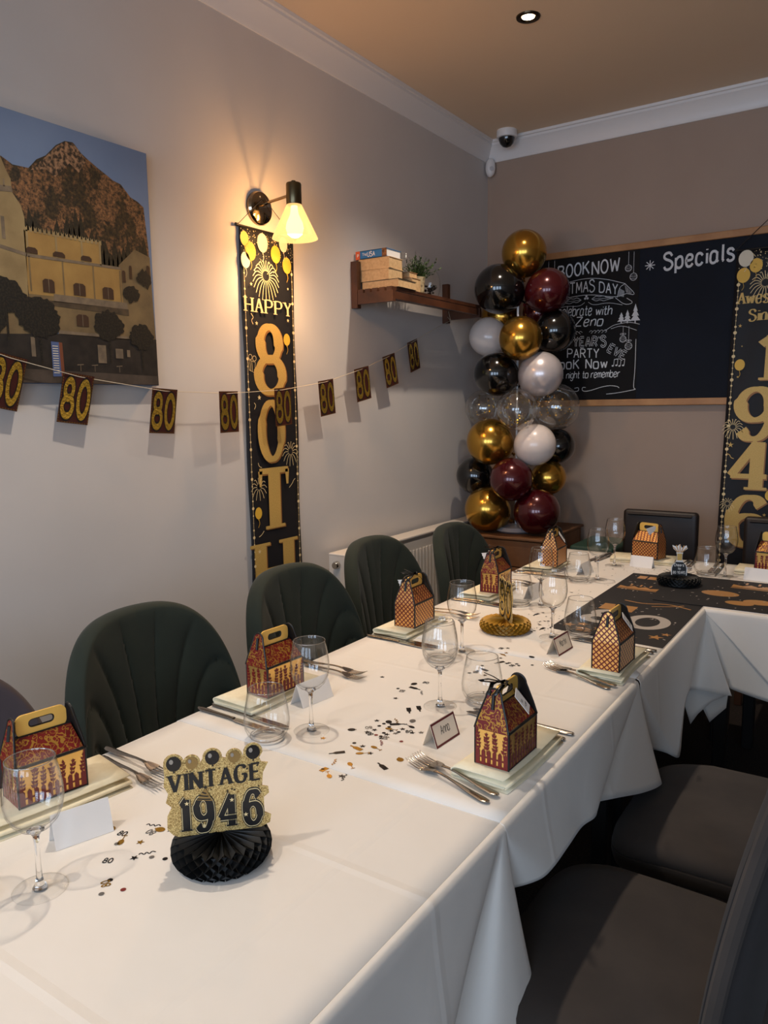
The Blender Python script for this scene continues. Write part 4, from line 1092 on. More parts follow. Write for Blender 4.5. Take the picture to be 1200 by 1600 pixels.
cloth('white tablecloth of the far wing hanging at the right', 1.606, 3.12, -1.640, -.866, ZD,
      near=[(1.609, 1.700, -1.655, .498), (1.62, 1.725, -1.650, .490), (1.68, 1.78, -1.652, .480), (1.77, 1.84, -1.660, .474), (1.86, 1.92, -1.675, .468), (1.98, 2.02, -1.655, .46), (2.1, 2.12, -1.68, .46), (2.3, 2.3, -1.66, .46), (2.6, 2.6, -1.68, .46), (2.9, 2.9, -1.66, .46), (3.12, 3.12, -1.67, .46)],
      far=[(1.606 + 1.514 * i / 10, 1.606 + 1.514 * i / 10, -.845 + .01 * (i % 2), .50) for i in range(11)])
# overlay of the far wing with a slanting hem
mb = MB()
mb.loft([[(1.612 + (3.10 - 1.612) * k / 12, y, ZD + .0004) for k in range(13)] for y in (-1.640, -1.60, -1.50)], False)
skirt(mb, [(1.612, 1.628, -1.652, .728), (1.66, 1.69, -1.661, .672), (1.72, 1.76, -1.668, .600), (1.80, 1.84, -1.674, .520), (1.90, 1.93, -1.69, .46), (2.0, 2.02, -1.70, .40), (2.1, 2.1, -1.69, .42), (2.5, 2.5, -1.70, .44), (3.10, 3.10, -1.69, .44)], -1.6405, ZD + .0004, 'x', -1)
o = mb.build('overlay_cloth', m_linen, smooth=60); tag(o, 'white overlay on the far wing edge with a slanting hem', 'tablecloth', 'white tablecloths')
md = o.modifiers.new('thick', 'SOLIDIFY'); md.thickness = .0012; md.offset = 1
# corner flaps of an under cloth below the inner corner
t = thing('under_cloth', 'corner flaps of a white under cloth dangling at the inner table corner', 'tablecloth')
for tops, bots in (([(1.575, -1.72, .53), (1.60, -1.69, .53), (1.63, -1.675, .53), (1.67, -1.665, .53), (1.70, -1.66, .53)], [(1.578, -1.715, .43), (1.592, -1.69, .362), (1.613, -1.68, .400), (1.65, -1.672, .445), (1.70, -1.668, .48)]),
                   ([(1.605, -1.65, .53), (1.63, -1.645, .53), (1.65, -1.643, .53), (1.68, -1.642, .53), (1.70, -1.641, .53)], [(1.620, -1.655, .415), (1.644, -1.65, .366), (1.663, -1.648, .390), (1.692, -1.645, .425), (1.698, -1.643, .50)])):
    mb = MB(); mb.loft([[tuple(Vector(a).lerp(Vector(b), q / 5)) for a, b in zip(tops, bots)] for q in range(6)], False)
    o = mb.build('corner_flap', m_linen, t, 60); md = o.modifiers.new('thick', 'SOLIDIFY'); md.thickness = .001

def zt(x, y):
    z = ZA
    if y > -3.20 and x < XR: z = ZB
    if y > -2.42 and x < XR: z = ZC
    if x >= XR: z = ZD
    return z + (.0012 if x < XR else .0018)

# black runners with gold print
def runner(label, poly, z, prints):
    t = thing('table_runner', label, 'table runner')
    MB().prism(poly, Matrix.Translation((0, 0, z)), .0012).build('cloth', m_runner, t)
    FT = lambda x, y: (x, y, z + .0017)
    for name, mat, fn in prints:
        mb = MB(); fn(mb, FT); o = mb.build(name, mat, t)
        if name == 'printed_sparkles': o['kind'] = 'stuff'
    return t
m_rose = M('rose_gold_print', rgb(206, 152, 92), .35, .45)
m_silver_p = M('silver_print', rgb(196, 188, 180), .4, .3)
def gift(mb, FT, x, y, s):
    poly2(mb, FT, [(x - s, y - s * .7), (x - s * .1, y - s * .7), (x - s * .1, y + s * .7), (x - s, y + s * .7)]); poly2(mb, FT, [(x + s * .1, y - s * .7), (x + s, y - s * .7), (x + s, y + s * .7), (x + s * .1, y + s * .7)])
def cake(mb, FT, x, y, s):
    poly2(mb, FT, [(x - s, y), (x + s, y), (x + s, y + s * .5), (x + s * .6, y + s * .3), (x + s * .3, y + s * .6), (x, y + s * .3), (x - s * .3, y + s * .6), (x - s * .6, y + s * .3), (x - s, y + s * .5)])
    line2(mb, FT, [(x - s, y - s * .15), (x + s, y - s * .15)], s * .06)
    for k in (-.5, 0, .5): line2(mb, FT, [(x + k * s, y + s * .6), (x + k * s, y + s)], s * .05)
RA = [('printed_gift', lambda m, F: gift(m, F, 1.37, -1.79, .055)), ('printed_cake', lambda m, F: cake(m, F, 1.35, -1.50, .07)), ('printed_gift', lambda m, F: gift(m, F, 1.335, -1.30, .035)), ('printed_gift', lambda m, F: gift(m, F, 1.36, -2.095, .022)),
      ('printed_ribbon', lambda m, F: (line2(m, F, [(1.36, -1.68), (1.43, -1.70), (1.50, -1.66), (1.58, -1.70)], .004), line2(m, F, [(1.46, -1.72), (1.52, -1.69), (1.55, -1.66)], .003)))]
for _x, _y, _r in ((1.30, -2.06, .022), (1.335, -2.035, .020), (1.395, -2.06, .022), (1.56, -2.06, .024), (1.50, -2.095, .018), (1.58, -2.02, .016)):
    RA.append(('printed_star', lambda m, F, x=_x, y=_y, q=_r: star2(m, F, x, y, q)))
RB = [('printed_balloon', lambda m, F: disc2(m, F, 1.62, -1.43, .062, .042, 24)), ('printed_bow', lambda m, F: (disc2(m, F, 1.755, -1.50, .05, .035, 20), disc2(m, F, 1.70, -1.54, .045, .03, 20))), ('printed_cake', lambda m, F: cake(m, F, 1.72, -1.30, .085)),
      ('printed_gift', lambda m, F: gift(m, F, 1.84, -1.50, .018)), ('printed_balloon', lambda m, F: disc2(m, F, 1.95, -1.40, .05, .04, 20)), ('printed_cake', lambda m, F: cake(m, F, 2.1, -1.45, .08))]
def pr_a2(mb, FT):
    text(mb, '80', FT, .14, 1.315, -1.985, width=.235, pen=.62, space=1.2)
def spark(x0, x1, y0, y1, n):
    def fn(mb, FT):
        for i in range(n):
            x = random.uniform(x0, x1); y = random.uniform(y0, y1); s = random.uniform(.0018, .0045); a = random.uniform(0, PI)
            disc2(mb, lambda u, v: FT(x + u * math.cos(a) - v * math.sin(a), y + u * math.sin(a) + v * math.cos(a)), 0, 0, s * 1.6, s * .7, 6)
    return fn
runner('black runner with big eighty print lying along the table', [(1.262, -2.125), (1.603, -2.150), (1.603, -1.22), (1.262, -1.235)], ZC + .0012, [(n_, m_rose, f_) for n_, f_ in RA] + [('printed_eighty', m_silver_p, pr_a2), ('printed_sparkles', m_silver_p, spark(1.275, 1.595, -2.11, -1.25, 70))])
runner('black runner with cake print lying across the far wing', [(1.44, -1.632), (2.45, -1.632), (2.45, -1.17), (1.42, -1.19)], ZD + .0026, [(n_, m_rose, f_) for n_, f_ in RB] + [('printed_sparkles', m_silver_p, spark(1.46, 2.4, -1.62, -1.2, 110))])

# ------------------------------------------------------------------ chairs
def shell_chair(label, x, y, rot, mat, channels, top=.905, group='green velvet tub chairs', name='tub_chair'):
    t = thing(name, label, 'chair', (x, y, 0), rot, group)
    NS, NTt = 176, 34
    def h(s): return .46 + (top - .46) * (1 - abs(s) ** 3.0) ** .55
    def P(s, q, off):
        a = s * 1.1
        yy = .268 * math.sin(a) / math.sin(1.1) * (.93 + .10 * q)
        xx = -.25 + .12 * abs(s) ** 2.2 - .05 * q * (1 - .5 * abs(s))
        nx, ny = math.cos(a * .5), -math.sin(a * .5)
        z = .42 + (h(s) - .42) * q
        return (xx + nx * off, yy + ny * off, z)
    loops = []
    for i in range(NS + 1):
        s = -1 + 2 * i / NS
        L = []
        for j in range(NTt + 1):
            q = j / NTt
            if channels:
                fan = s * channels / 2 / (.55 + .75 * q ** 2.2)
                puff = .015 * abs(math.cos(PI * fan)) ** .28 - .010
            else: puff = .004
            edge = 1 - q ** 7
            L.append(P(s, q * .985, .026 + puff * min(1, edge * 1.2)))
        # rounded top roll, then outer face downwards
        for a in (30, 65, 90, 115, 150):
            r = math.radians(a)
            p = P(s, .985, .026 * math.cos(r)); L.append((p[0], p[1], p[2] + .014 * math.sin(r)))
        for j in range(0, 9):
            q = .985 - j * .985 / 8
            L.append(P(s, q, -.026))
        loops.append(L)
    mb = MB(); mb.loft(loops, False)
    n = len(loops[0]); mb.f.append(tuple(range(n))); mb.f.append(tuple(reversed(range(NS * n, NS * n + n))))
    mb.build('backrest', mat, t, 50)
    # seat cushion
    mb = MB(); rings = []
    for (ins, z) in ((.03, .385), (.004, .40), (0, .43), (.006, .455), (.03, .470), (.09, .478)):
        rings.append([((.245 - ins) * math.cos(u) * (1 if math.cos(u) < 0 else 1.0) + .03, (.252 - ins) * math.copysign(abs(math.sin(u)) ** .8, math.sin(u)), z) for u in [2 * PI * i / 44 for i in range(44)]])
    mb.loft(rings, True, True); mb.build('seat', mat, t, 60)
    for sx in (-1, 1):
        for sy in (-1, 1):
            MB().tube([(sx * .15, sy * .15, .39), (sx * .21, sy * .21, .0)], [.016, .010], 10).build('leg', m_blackm, t, True)
    return t
GX = .735
shell_chair('dark green velvet tub chair between the two nearest left gift boxes', GX, -3.01, 0.0, m_green, 7)
shell_chair('dark green velvet tub chair below the hanging birthday banner', GX, -2.40, 0.0, m_green, 7)
shell_chair('dark green velvet tub chair in front of the radiator valve', GX - .075, -1.80, 0.03, m_green, 7)
shell_chair('dark green velvet tub chair farthest along, by the plank chest', GX - .03, -1.215, 0.05, m_green, 7, top=.885)
shell_chair('mauve grey tub chair cut off at the left edge', GX - .02, -3.575, 0.0, m_mauve, 0, top=.875, group=None)

def side_chair(label, x, y, rot, hd=.225):
    t = thing('upholstered_chair', label, 'chair', (x, y, 0), rot, 'grey suede chairs')
    # faces -X; seat
    mb = MB(); rings = []
    def outline(ins, z, drop):
        pts = []
        for i in range(56):
            u = 2 * PI * i / 56; cu, su = math.cos(u), math.sin(u)
            px = (hd - ins) * math.copysign(abs(cu) ** .38, cu); py = (.245 - ins) * math.copysign(abs(su) ** .38, su) * (1 - .06 * (cu > 0) * cu)
            pts.append((px, py, z - drop * max(0, (-px - .1)) * 1.2))
        return pts
    for ins, z in ((.03, .385), (.006, .395), (0, .42), (.0, .43), (.004, .432), (.0, .436), (.004, .455), (.016, .468), (.05, .476), (.12, .480)): rings.append(outline(ins, z, .12))
    mb.loft(rings, True, True); mb.build('seat', m_grey, t, 60)
    # backrest: curved panel rising from the rear of the seat
    def BP_(s, q, off):
        yy = .245 * s; xx = hd - .04 + .03 * q + .06 * q * q - .03 * abs(s) ** 2.5
        z = .40 + .58 * q - .03 * abs(s) ** 5 * q
        return (xx + off, yy * (1 - .03 * q), z)
    loops = []
    for i in range(33):
        s = -1 + i / 16
        e = .026 * (1 - abs(s) ** 10 * .6)
        L = [BP_(s, j / 14, -e - .004 * (1 - (2 * j / 14 - 1) ** 2)) for j in range(15)] + [BP_(s, 1 + .02, 0)] + [BP_(s, 1 - j / 14, e) for j in range(15)]
        loops.append(L)
    mb = MB(); mb.loft(loops, True, True); bk = mb.build('backrest', m_grey_d, t, 50)
    for s in (-1, 1):
        MB().tube([(lambda p: (p[0], p[1] + s * .004, p[2]))(BP_(s, j / 14, 0)) for j in range(15)], .012, 8).build('edge_welt', m_grey, bk, True)
    for sx in (-1, 1):
        for sy in (-1, 1):
            MB().tube([(sx * .16, sy * .18, .39), (sx * .20, sy * .22, .0)], [.016, .011], 10).build('leg', m_blackm, t, True)
    return t
side_chair('grey suede dining chair nearest, its back cut by the right edge', 1.775, -3.005, 0.0)
side_chair('grey suede dining chair beyond the nearest one, beside the cloth corner', 1.862, -2.42, 0.0, .262)

def leather_chair(label, x, y):
    t = thing('leather_chair', label, 'chair', (x, y, 0), 0, 'brown leather chairs')
    mb = MB(); mb.rbox(-.178, .178, -.022, .026, .42, .905, .02, 4); o = mb.build('backrest', m_leather, t, 40)
    MB().tube([(-.15, -.026, .885), (.15, -.026, .885)], .006, 8).build('piping', m_leather, o, True)
    MB().rbox(-.19, .19, -.36, .02, .40, .47, .02, 3).build('seat', m_leather, t, 40)
    for sx in (-1, 1):
        for yy in (-.34, .0): MB().rbox(sx * .165 - .016, sx * .165 + .016, yy - .016, yy + .016, 0, .40, .003, 1).build('leg', m_wood, t)
    return t
leather_chair('dark brown leather chair behind the lattice gift box', 1.165, -.45)
leather_chair('dark brown leather chair under the year banner, cut by the right edge', 1.72, -.46)
# ------------------------------------------------------------------ place settings
def leaf2(mb, to3, x, z, a, l):
    c, n = math.cos(a), math.sin(a); w = l * .34
    poly2(mb, to3, [(x, z), (x + c * l * .35 - n * w, z + n * l * .35 + c * w), (x + c * l, z + n * l), (x + c * l * .35 + n * w, z + n * l * .35 - c * w)])
def cutwork(mb, to3, w, h, seed):
    # picket fence with climbing plants, cut out of red card
    R_ = random.Random(seed)
    e = .0028
    for (a, b, c, d) in ((-w, w, 0, .0045), (-w, -w + e, 0, h), (w - e, w, 0, h), (-w, w, h - .003, h), (-w, w, .0135, .0165)): poly2(mb, to3, [(a, c), (b, c), (b, d), (a, d)])
    n = max(4, int(round(2 * w / .0118)))
    for k in range(n):
        x = -w + (k + .5) * 2 * w / n; q = .0037
        poly2(mb, to3, [(x - q, .003), (x + q, .003), (x + q, .026), (x, .0305), (x - q, .026)])
    m = max(3, int(round(2 * w / .0165)))
    for k in range(m):
        x = -w + (k + .5) * 2 * w / m + R_.uniform(-.002, .002); top = h * R_.uniform(.74, .90); x1 = x + R_.uniform(-.004, .004)
        P = [(x, .02), (x + R_.uniform(-.003, .003), (.02 + top) / 2), (x1, top)]
        line2(mb, to3, P, .0007)
        z = .030
        while z < top - .004:
            t_ = (z - .02) / (top - .02); xx = x + (x1 - x) * t_
            for sg in (-1, 1): leaf2(mb, to3, xx, z, PI / 2 + sg * R_.uniform(.6, 1.0), R_.uniform(.0065, .0095))
            z += .0066
        if k % 2: 
            for q in range(5): leaf2(mb, to3, x1, top, 2 * PI * q / 5 + .3, .0042)
        else: leaf2(mb, to3, x1, top - .001, PI / 2, .007)
CUT = {}
def add_cut(parent, key, to3, w, h, seed):
    if key not in CUT:
        mb = MB(); cutwork(mb, to3, w, h, seed); o = mb.build('cut_paper', m_redcard, parent); CUT[key] = o.data
    else:
        o = bpy.data.objects.new('cut_paper', CUT[key]); link(o, parent)
    return o
GAB = 'gable gift boxes'
def gable_box(label, x, y, z, rot, kind, bow=0, tagcard=0):
    body_m = m_goldcard if kind == 'fence' else m_lat
    t = thing('gift_box', label, 'gift box', (x, y, z), rot, GAB)
    a, b, h = .034, .058, .070          # half widths and eaves height
    MB().box(-a, a, -b, b, 0, h).build('body', body_m, t)
    if kind == 'fence':
        for s in (-1, 1):
            add_cut(t, ('side', s), lambda u, v: (s * (a + .0006), u, v), b - .001, h, 3 + s)
            add_cut(t, ('end', s), lambda u, v: (u, s * (b + .0008), v), a - .0005, h, 9 + s)
    # gable end panels, rounded top with slot
    for s in (-1, 1):
        top = []
        for k in range(13):
            q = PI * k / 12; top.append((.0155 * math.cos(q), .128 + .017 * math.sin(q)))
        z0_ = h - .001 if kind == 'fence' else 0.0
        prof = [(a, z0_)] + [(a, h)] + [(a - .006, .092)] + top + [(-a + .006, .092), (-a, h), (-a, z0_)]
        lean = lambda zz: -s * .012 * max(0, zz - h) / .075
        for off, mm, nm in ((.0008, m_roof if kind == 'fence' else body_m, 'end_panel'), (-.0008, m_black, 'end_lining')):
            mb = MB(); n = len(prof)
            mb.add([(px, s * (b + .0012 + off) + lean(pz), pz) for px, pz in prof], [tuple(range(n))])
            o = mb.build(nm, mm, t)
            md = o.modifiers.new('thick', 'SOLIDIFY'); md.thickness = .0008; md.offset = 0
        MB().tube([(px, s * (b + .002) + lean(pz), pz) for px, pz in prof], .0019, 6).build('end_edge', m_black, t)
        MB().tube([(0, s * (b + .0035) + lean(zz), zz) for zz in (.108, .118, .128, .134)], .0034, 8).build('end_slot', m_black, t, True)
    for s in (-1, 1):
        mb = MB(); P = [(s * a, -b + .002, h), (s * a, b - .002, h), (s * .003, b - .010, .110), (s * .003, -b + .010, .110)]
        mb.add(P, [(0, 1, 2, 3)]); o = mb.build('roof_panel', m_roof if kind == 'fence' else m_lat, t)
        md = o.modifiers.new('thick', 'SOLIDIFY'); md.thickness = .001; md.offset = 0
        MB().tube([P[0], P[1]], .0030, 6).build('eave_edge', m_black, t); MB().tube([P[2], P[3]], .0016, 6).build('ridge_edge', m_black, t)
        for yy in (-b, b): MB().tube([(s * a, yy, 0), (s * a, yy, h)], .0018, 6).build('corner_edge', m_black, t)
        MB().tube([(s * a, -b, .0015), (s * a, b, .0015)], .0015, 6).build('base_edge', m_black, t)
    # handle with hand hole
    def rr(wy, z0, z1, r, n=5):
        pts = []
        for (cy, cz, st) in ((wy - r, z1 - r, 0), (-wy + r, z1 - r, 90), (-wy + r, z0 + r, 180), (wy - r, z0 + r, 270)):
            for k in range(n + 1):
                q = math.radians(st + 90 * k / n); pts.append((cy + r * math.cos(q), cz + r * math.sin(q)))
        return pts
    outr = rr(.043, .108, .146, .012); inr = rr(.022, .121, .136, .007)
    mb = MB(); L = []
    for xo in (-.002, .002):
        pass
    mb.loft([[(-.002, p[0], p[1]) for p in inr], [(-.002, p[0], p[1]) for p in outr], [(.002, p[0], p[1]) for p in outr], [(.002, p[0], p[1]) for p in inr], [(-.002, p[0], p[1]) for p in inr]], True)
    hd = mb.build('handle', m_handle, t)
    MB().tube([(0, p[0], p[1]) for p in inr] + [(0, inr[0][0], inr[0][1])], .0022, 6).build('hole_edge', m_black, hd)
    if bow:
        rb = MB()
        def fl(P, w):  # flat ribbon band
            P = [Vector(p) for p in P]
            mbv = []
            for i, p in enumerate(P):
                d = (P[min(i + 1, len(P) - 1)] - P[max(i - 1, 0)]).normalized(); u = d.cross(Vector((.2, .3, 1))).normalized() * w
                mbv.append([p - u, p + u])
            rb.loft(mbv, False)
        yo = -.02 if bow == 1 else .0
        fl([(.006, -b - .002, .138), (.010, -b * .6, .150), (.0, yo, .152), (-.012, -b * .6, .148), (-.006, -b - .002, .136)], .004)
        fl([(0, yo, .150), (.016, yo - .012, .160), (.028, yo - .03, .158), (.012, yo - .014, .151), (0, yo, .149)], .004)
        fl([(0, yo, .150), (-.016, yo - .02, .158), (-.03, yo - .03, .155), (-.014, yo - .012, .150), (0, yo, .149)], .004)
        fl([(0, yo, .150), (.014, yo + .012, .14), (.026, yo + .016, .12)], .004); fl([(0, yo, .150), (-.02, yo + .006, .154), (-.034, yo - .004, .162)], .003)
        o = rb.build('ribbon', m_ribbon, t, True); md = o.modifiers.new('thick', 'SOLIDIFY'); md.thickness = .0008
    if tagcard == 1:
        o = MB().box(-.0005, .0005, -.013, .013, -.045, 0).build('tag', m_paper, t); o.location = (.024, -.012, .132); o.rotation_euler = (.35, -.55, .2)
        mb = MB(); text(mb, 'to', lambda u, v: (.0009, u, v), .006, -.007, -.022, pen=.4); text(mb, 'from', lambda u, v: (.0009, u, v), .006, -.009, -.034, pen=.4); mb.build('tag_writing', m_ink, o)
    if tagcard == 2:
        P = [(0, 0), (.012, .004)] + [(.045, .016 - .005 * k) if k % 2 == 0 else (.042, .016 - .005 * k) for k in range(8)] + [(.012, -.018), (0, -.012)]
        mb = MB(); mb.prism(P, Matrix.Rotation(PI / 2, 4, 'X'), .0008); o = mb.build('tag', m_paper, t); o.location = (-.008, -.03, .138); o.rotation_euler = (0, .55, PI - .35)
    return t
NAPZ = .0235
def napkin(label, x, y, rot, L=.24, W2=.062, wob=0.0):
    t = thing('napkin', label, 'napkin', (x, y, zt(x, y)), rot, 'folded cream napkins')
    # folded band cross-section in x-z run along y
    prof = []
    def arc(cx, cz, r, a0, a1, n=7, kx=1.0):
        return [(cx + kx * r * math.cos(math.radians(a0 + (a1 - a0) * k / n)), cz + r * math.sin(math.radians(a0 + (a1 - a0) * k / n))) for k in range(n + 1)]
    line = [(W2 - .004, .0015), (-W2 + .010, .0015)] + arc(-W2 + .010, .0045, .0030, 270, 90, 6, 1.5) + [(W2 - .010, .0075)] + arc(W2 - .010, .0100, .0025, -90, 90, 6, 1.5) + [(.0, .0125), (-W2 + .034, .0100)] + arc(-W2 + .020, .0150, .0072, 240, 80, 9, 2.0) + [(-.015, .0222), (W2 - .012, .0222)]
    rows = []
    for j in range(9):
        q = j / 8; sc = 1 + .02 * math.sin(q * 5 + wob)
        rows.append([(px * sc + .004 * math.sin(q * 3 + wob), -L / 2 + L * q, pz) for px, pz in line])
    mb = MB(); mb.loft(rows, False)
    o = mb.build('folded_cloth', m_napkin, t, 60); md = o.modifiers.new('thick', 'SOLIDIFY'); md.thickness = .0022; md.offset = 0
    return t

WPROF_FOOT = [(.0005, .0035), (.012, .0038), (.030, .0018), (.0375, .0010), (.0380, .0004), (.036, 0.0), (.0005, 0.0)]
WPROF_STEM = [(.0105, .0035), (.0062, .010), (.0042, .022), (.0036, .045), (.0038, .070), (.0048, .082), (.0085, .0885), (.012, .0905)]
WPROF_BOWL = [(.0005, .0895), (.010, .0905), (.022, .0965), (.032, .1075), (.0385, .122), (.0412, .138), (.0408, .153), (.0385, .170), (.0355, .186), (.0335, .197), (.0330, .1975), (.0323, .1965), (.0375, .170), (.0398, .153), (.0400, .138), (.0372, .1225), (.030, .109), (.018, .0995), (.0005, .0955)]
TPROF = [(.0005, .0003), (.022, .0003), (.030, .003), (.041, .014), (.0465, .028), (.0475, .042), (.0450, .064), (.0405, .088), (.0362, .108), (.0356, .1085), (.0350, .1075), (.0438, .063), (.0460, .042), (.0445, .029), (.037, .017), (.024, .010), (.0005, .009)]
wine0 = None; tum0 = None
def wine(label, x, y):
    global wine0
    loc = (x, y, zt(x, y))
    if wine0 is None:
        t = thing('wine_glass', label, 'wine glass', loc, 0, 'wine glasses'); wine0 = t
        MB().lathe(WPROF_BOWL, 40).build('bowl', m_glass, t, 60); MB().lathe(WPROF_STEM, 20, capb=True, capt=True).build('stem', m_stem, t, 'all')
        MB().tube([(.0332 * math.cos(2 * PI * k / 40), .0332 * math.sin(2 * PI * k / 40), .1972) for k in range(41)], .0007, 6).build('rim', m_rimg, t, 'all'); MB().lathe(WPROF_FOOT, 40).build('foot', m_glass_foot, t, 60)
        return t
    return dup(wine0, loc, random.uniform(0, 3), label)
def tumbler(label, x, y):
    global tum0
    loc = (x, y, zt(x, y))
    if tum0 is None:
        t = thing('stemless_glass', label, 'glass', loc, 0, 'stemless glasses'); tum0 = t
        n = 10
        MB().lathe(TPROF[:n] + [TPROF[10], TPROF[11], TPROF[12]], 44).build('wall', m_glass, t, 60)
        MB().tube([(.0357 * math.cos(2 * PI * k / 40), .0357 * math.sin(2 * PI * k / 40), .1084) for k in range(41)], .0008, 6).build('rim', m_rimg, t, 'all')
        MB().lathe([TPROF[12], TPROF[13], TPROF[14], TPROF[15], TPROF[16]], 44).build('base', m_glass_foot, t, 60)
        MB().tube([(.0335 * math.cos(2 * PI * k / 40), .0335 * math.sin(2 * PI * k / 40), .0085) for k in range(41)], .0028, 8).build('base_ring', m_stem, t, 'all')
        return t
    return dup(tum0, loc, random.uniform(0, 3), label)

fork0 = knife0 = None
def fork(label, x, y, rot, dz=0.0):
    # local +x runs from handle end to tines; origin at middle
    global fork0
    loc = (x, y, zt(x, y) + .0006 + dz)
    if fork0 is None:
        t = thing('fork', label, 'fork', loc, rot, 'forks'); fork0 = t
        hx = [(-.100, .0035, .004), (-.097, .0065, .004), (-.088, .0085, .0036), (-.06, .0072, .0045), (-.03, .0048, .007), (.0, .0033, .0095), (.02, .0032, .0098), (.034, .0045, .0085)]
        mb = MB(); mb.loft([[(px, w * math.cos(2 * PI * i / 10), zc + .0018 * math.sin(2 * PI * i / 10)) for i in range(10)] for px, w, zc in hx], True, True); mb.build('handle', m_steel_d, t, 60)
        hd = [(.032, .0042, .0088), (.040, .0080, .0075), (.050, .0112, .0055), (.060, .0122, .0042)]
        mb = MB(); mb.loft([[(px, w * math.cos(2 * PI * i / 10), zc + .0013 * math.sin(2 * PI * i / 10) + .0016 * (math.cos(2 * PI * i / 10) ** 2)) for i in range(10)] for px, w, zc in hd], True, True); mb.build('head', m_steel, t, 60)
        for k in range(4):
            yy = -.0100 + k * .00667
            tn = [(.058, .0022, .0044), (.075, .0019, .0040), (.090, .0016, .0056), (.100, .0013, .0085), (.106, .0006, .0110)]
            mb = MB(); mb.loft([[(px, yy * (1 if px < .09 else .96) + w * math.cos(2 * PI * i / 6), zc + .0009 * math.sin(2 * PI * i / 6)) for i in range(6)] for px, w, zc in tn], True, True); mb.build('tine', m_steel, t, 60)
        return t
    return dup(fork0, loc, rot, label)
def knife(label, x, y, rot, dz=0.0):
    global knife0
    loc = (x, y, zt(x, y) + .0004 + dz)
    if knife0 is None:
        t = thing('table_knife', label, 'knife', loc, rot, 'table knives'); knife0 = t
        hx = [(-.115, .004, .0038), (-.112, .0068, .0038), (-.10, .0082, .0038), (-.05, .0062, .0042), (-.012, .0052, .0044), (-.004, .0066, .0044), (.0, .0058, .0044)]
        mb = MB(); mb.loft([[(px, w * math.cos(2 * PI * i / 10), zc + .0030 * math.sin(2 * PI * i / 10)) for i in range(10)] for px, w, zc in hx], True, True); mb.build('handle', m_steel_d, t, 60)
        P = [(.0, -.005), (.01, -.0085), (.07, -.0100), (.10, -.0085), (.115, -.004), (.121, .003), (.116, .0062), (.09, .0072), (.01, .0066), (.0, .005)]
        MB().prism(P, Matrix.Translation((0, 0, .0036)), .0014).build('blade', m_steel, t)
        return t
    return dup(knife0, loc, rot, label)

def place_card(label, x, y, rot, L=.088, H=.050, D=.034, framed=False, name=None):
    # ridge along local y, printed face on local +x
    t = thing('place_card', label, 'place card', (x, y, zt(x, y)), rot, 'tent place cards')
    mat = m_cream_paper if framed else m_paper
    for s in (-1, 1):
        mb = MB(); mb.add([(s * D / 2, -L / 2, .0006), (s * D / 2, L / 2, .0006), (0, L / 2, H), (0, -L / 2, H)], [(0, 1, 2, 3)])
        o = mb.build('panel', mat, t); md = o.modifiers.new('thick', 'SOLIDIFY'); md.thickness = .0007; md.offset = 0
    ux = lambda v: D / 2 * (1 - v / H) + .0008
    f3 = lambda u, v: (ux(v), u, v)
    if framed:
        mb = MB(); e = .004
        for (a, b, c_, d) in ((-L / 2, L / 2, .001, .001 + e), (-L / 2, L / 2, H - e - .001, H - .001), (-L / 2, -L / 2 + e, .001, H - .001), (L / 2 - e, L / 2, .001, H - .001)): poly2(mb, f3, [(a, c_), (b, c_), (b, d), (a, d)])
        mb.build('printed_border', m_maroon, t)
    if name:
        w = .040 if len(name) > 4 else .032
        mb = MB(); text(mb, name, lambda u, v: f3(u, v), .016, -w / 2, .020, width=w, pen=.30, slant=.12, space=1.1); mb.build('handwriting', m_ink, t)
    return t

ST = {'L1': 'at the nearest left place setting', 'L2': 'at the second left place setting', 'L3': 'at the third left place setting', 'L4': 'at the fourth left place setting', 'L5': 'at the fifth left setting in the far corner',
      'R1': 'at the nearest right place setting', 'R2': 'at the second right setting by the runner', 'F1': 'at the far setting before the full leather chair', 'F2': 'at the far setting by the right edge'}
# napkins and gift boxes
napkin('cream folded napkin under the gift box ' + ST['L1'], .905, -3.575, -.18, .28, .075, .3)
gable_box('red fence patterned gift box with gold handle ' + ST['L1'], .915, -3.565, ZA + NAPZ + .002, -.18, 'fence', 0, 0)
napkin('cream folded napkin under the gift box ' + ST['L2'], .905, -2.985, -.05, .24, .068, 1.0)
gable_box('red fence patterned gift box ' + ST['L2'], .930, -2.988, ZB + NAPZ + .002, -.06, 'fence', 0, 0)
napkin('cream folded napkin under the gift box ' + ST['L3'], .905, -2.345, -.03, .24, .066, 2.0)
gable_box('lattice gift box with white scalloped tag ' + ST['L3'], .922, -2.352, ZC + NAPZ + .002, 0.03, 'lattice', 2, 2)
napkin('cream folded napkin under the gift box ' + ST['L4'], .915, -1.83, 0, .24, .066, .7)
gable_box('red fence patterned gift box ' + ST['L4'], .950, -1.845, ZC + NAPZ + .002, 0.04, 'fence', 2, 2)
napkin('cream folded napkin under the gift box ' + ST['L5'], .925, -1.31, 0, .24, .066, 1.7)
gable_box('lattice gift box with white tag ' + ST['L5'], .962, -1.325, ZC + NAPZ + .002, 0.05, 'lattice', 2, 1)
napkin('cream folded napkin under the gift box ' + ST['R1'], 1.525, -2.985, -.04, .25, .062, .2)
gable_box('red fence gift box with black bow and tag ' + ST['R1'], 1.533, -3.018, ZB + NAPZ + .002, -0.03, 'fence', 1, 1)
napkin('cream folded napkin under the gift box ' + ST['R2'], 1.535, -2.365, -.02, .25, .062, 2.4)
gable_box('lattice gift box with small white tag ' + ST['R2'], 1.546, -2.410, ZC + NAPZ + .002, -0.02, 'lattice', 0, 1)
napkin('cream folded napkin under the gift box ' + ST['F1'], 1.235, -.985, PI / 2 + .1, .26, .066, 1.1)
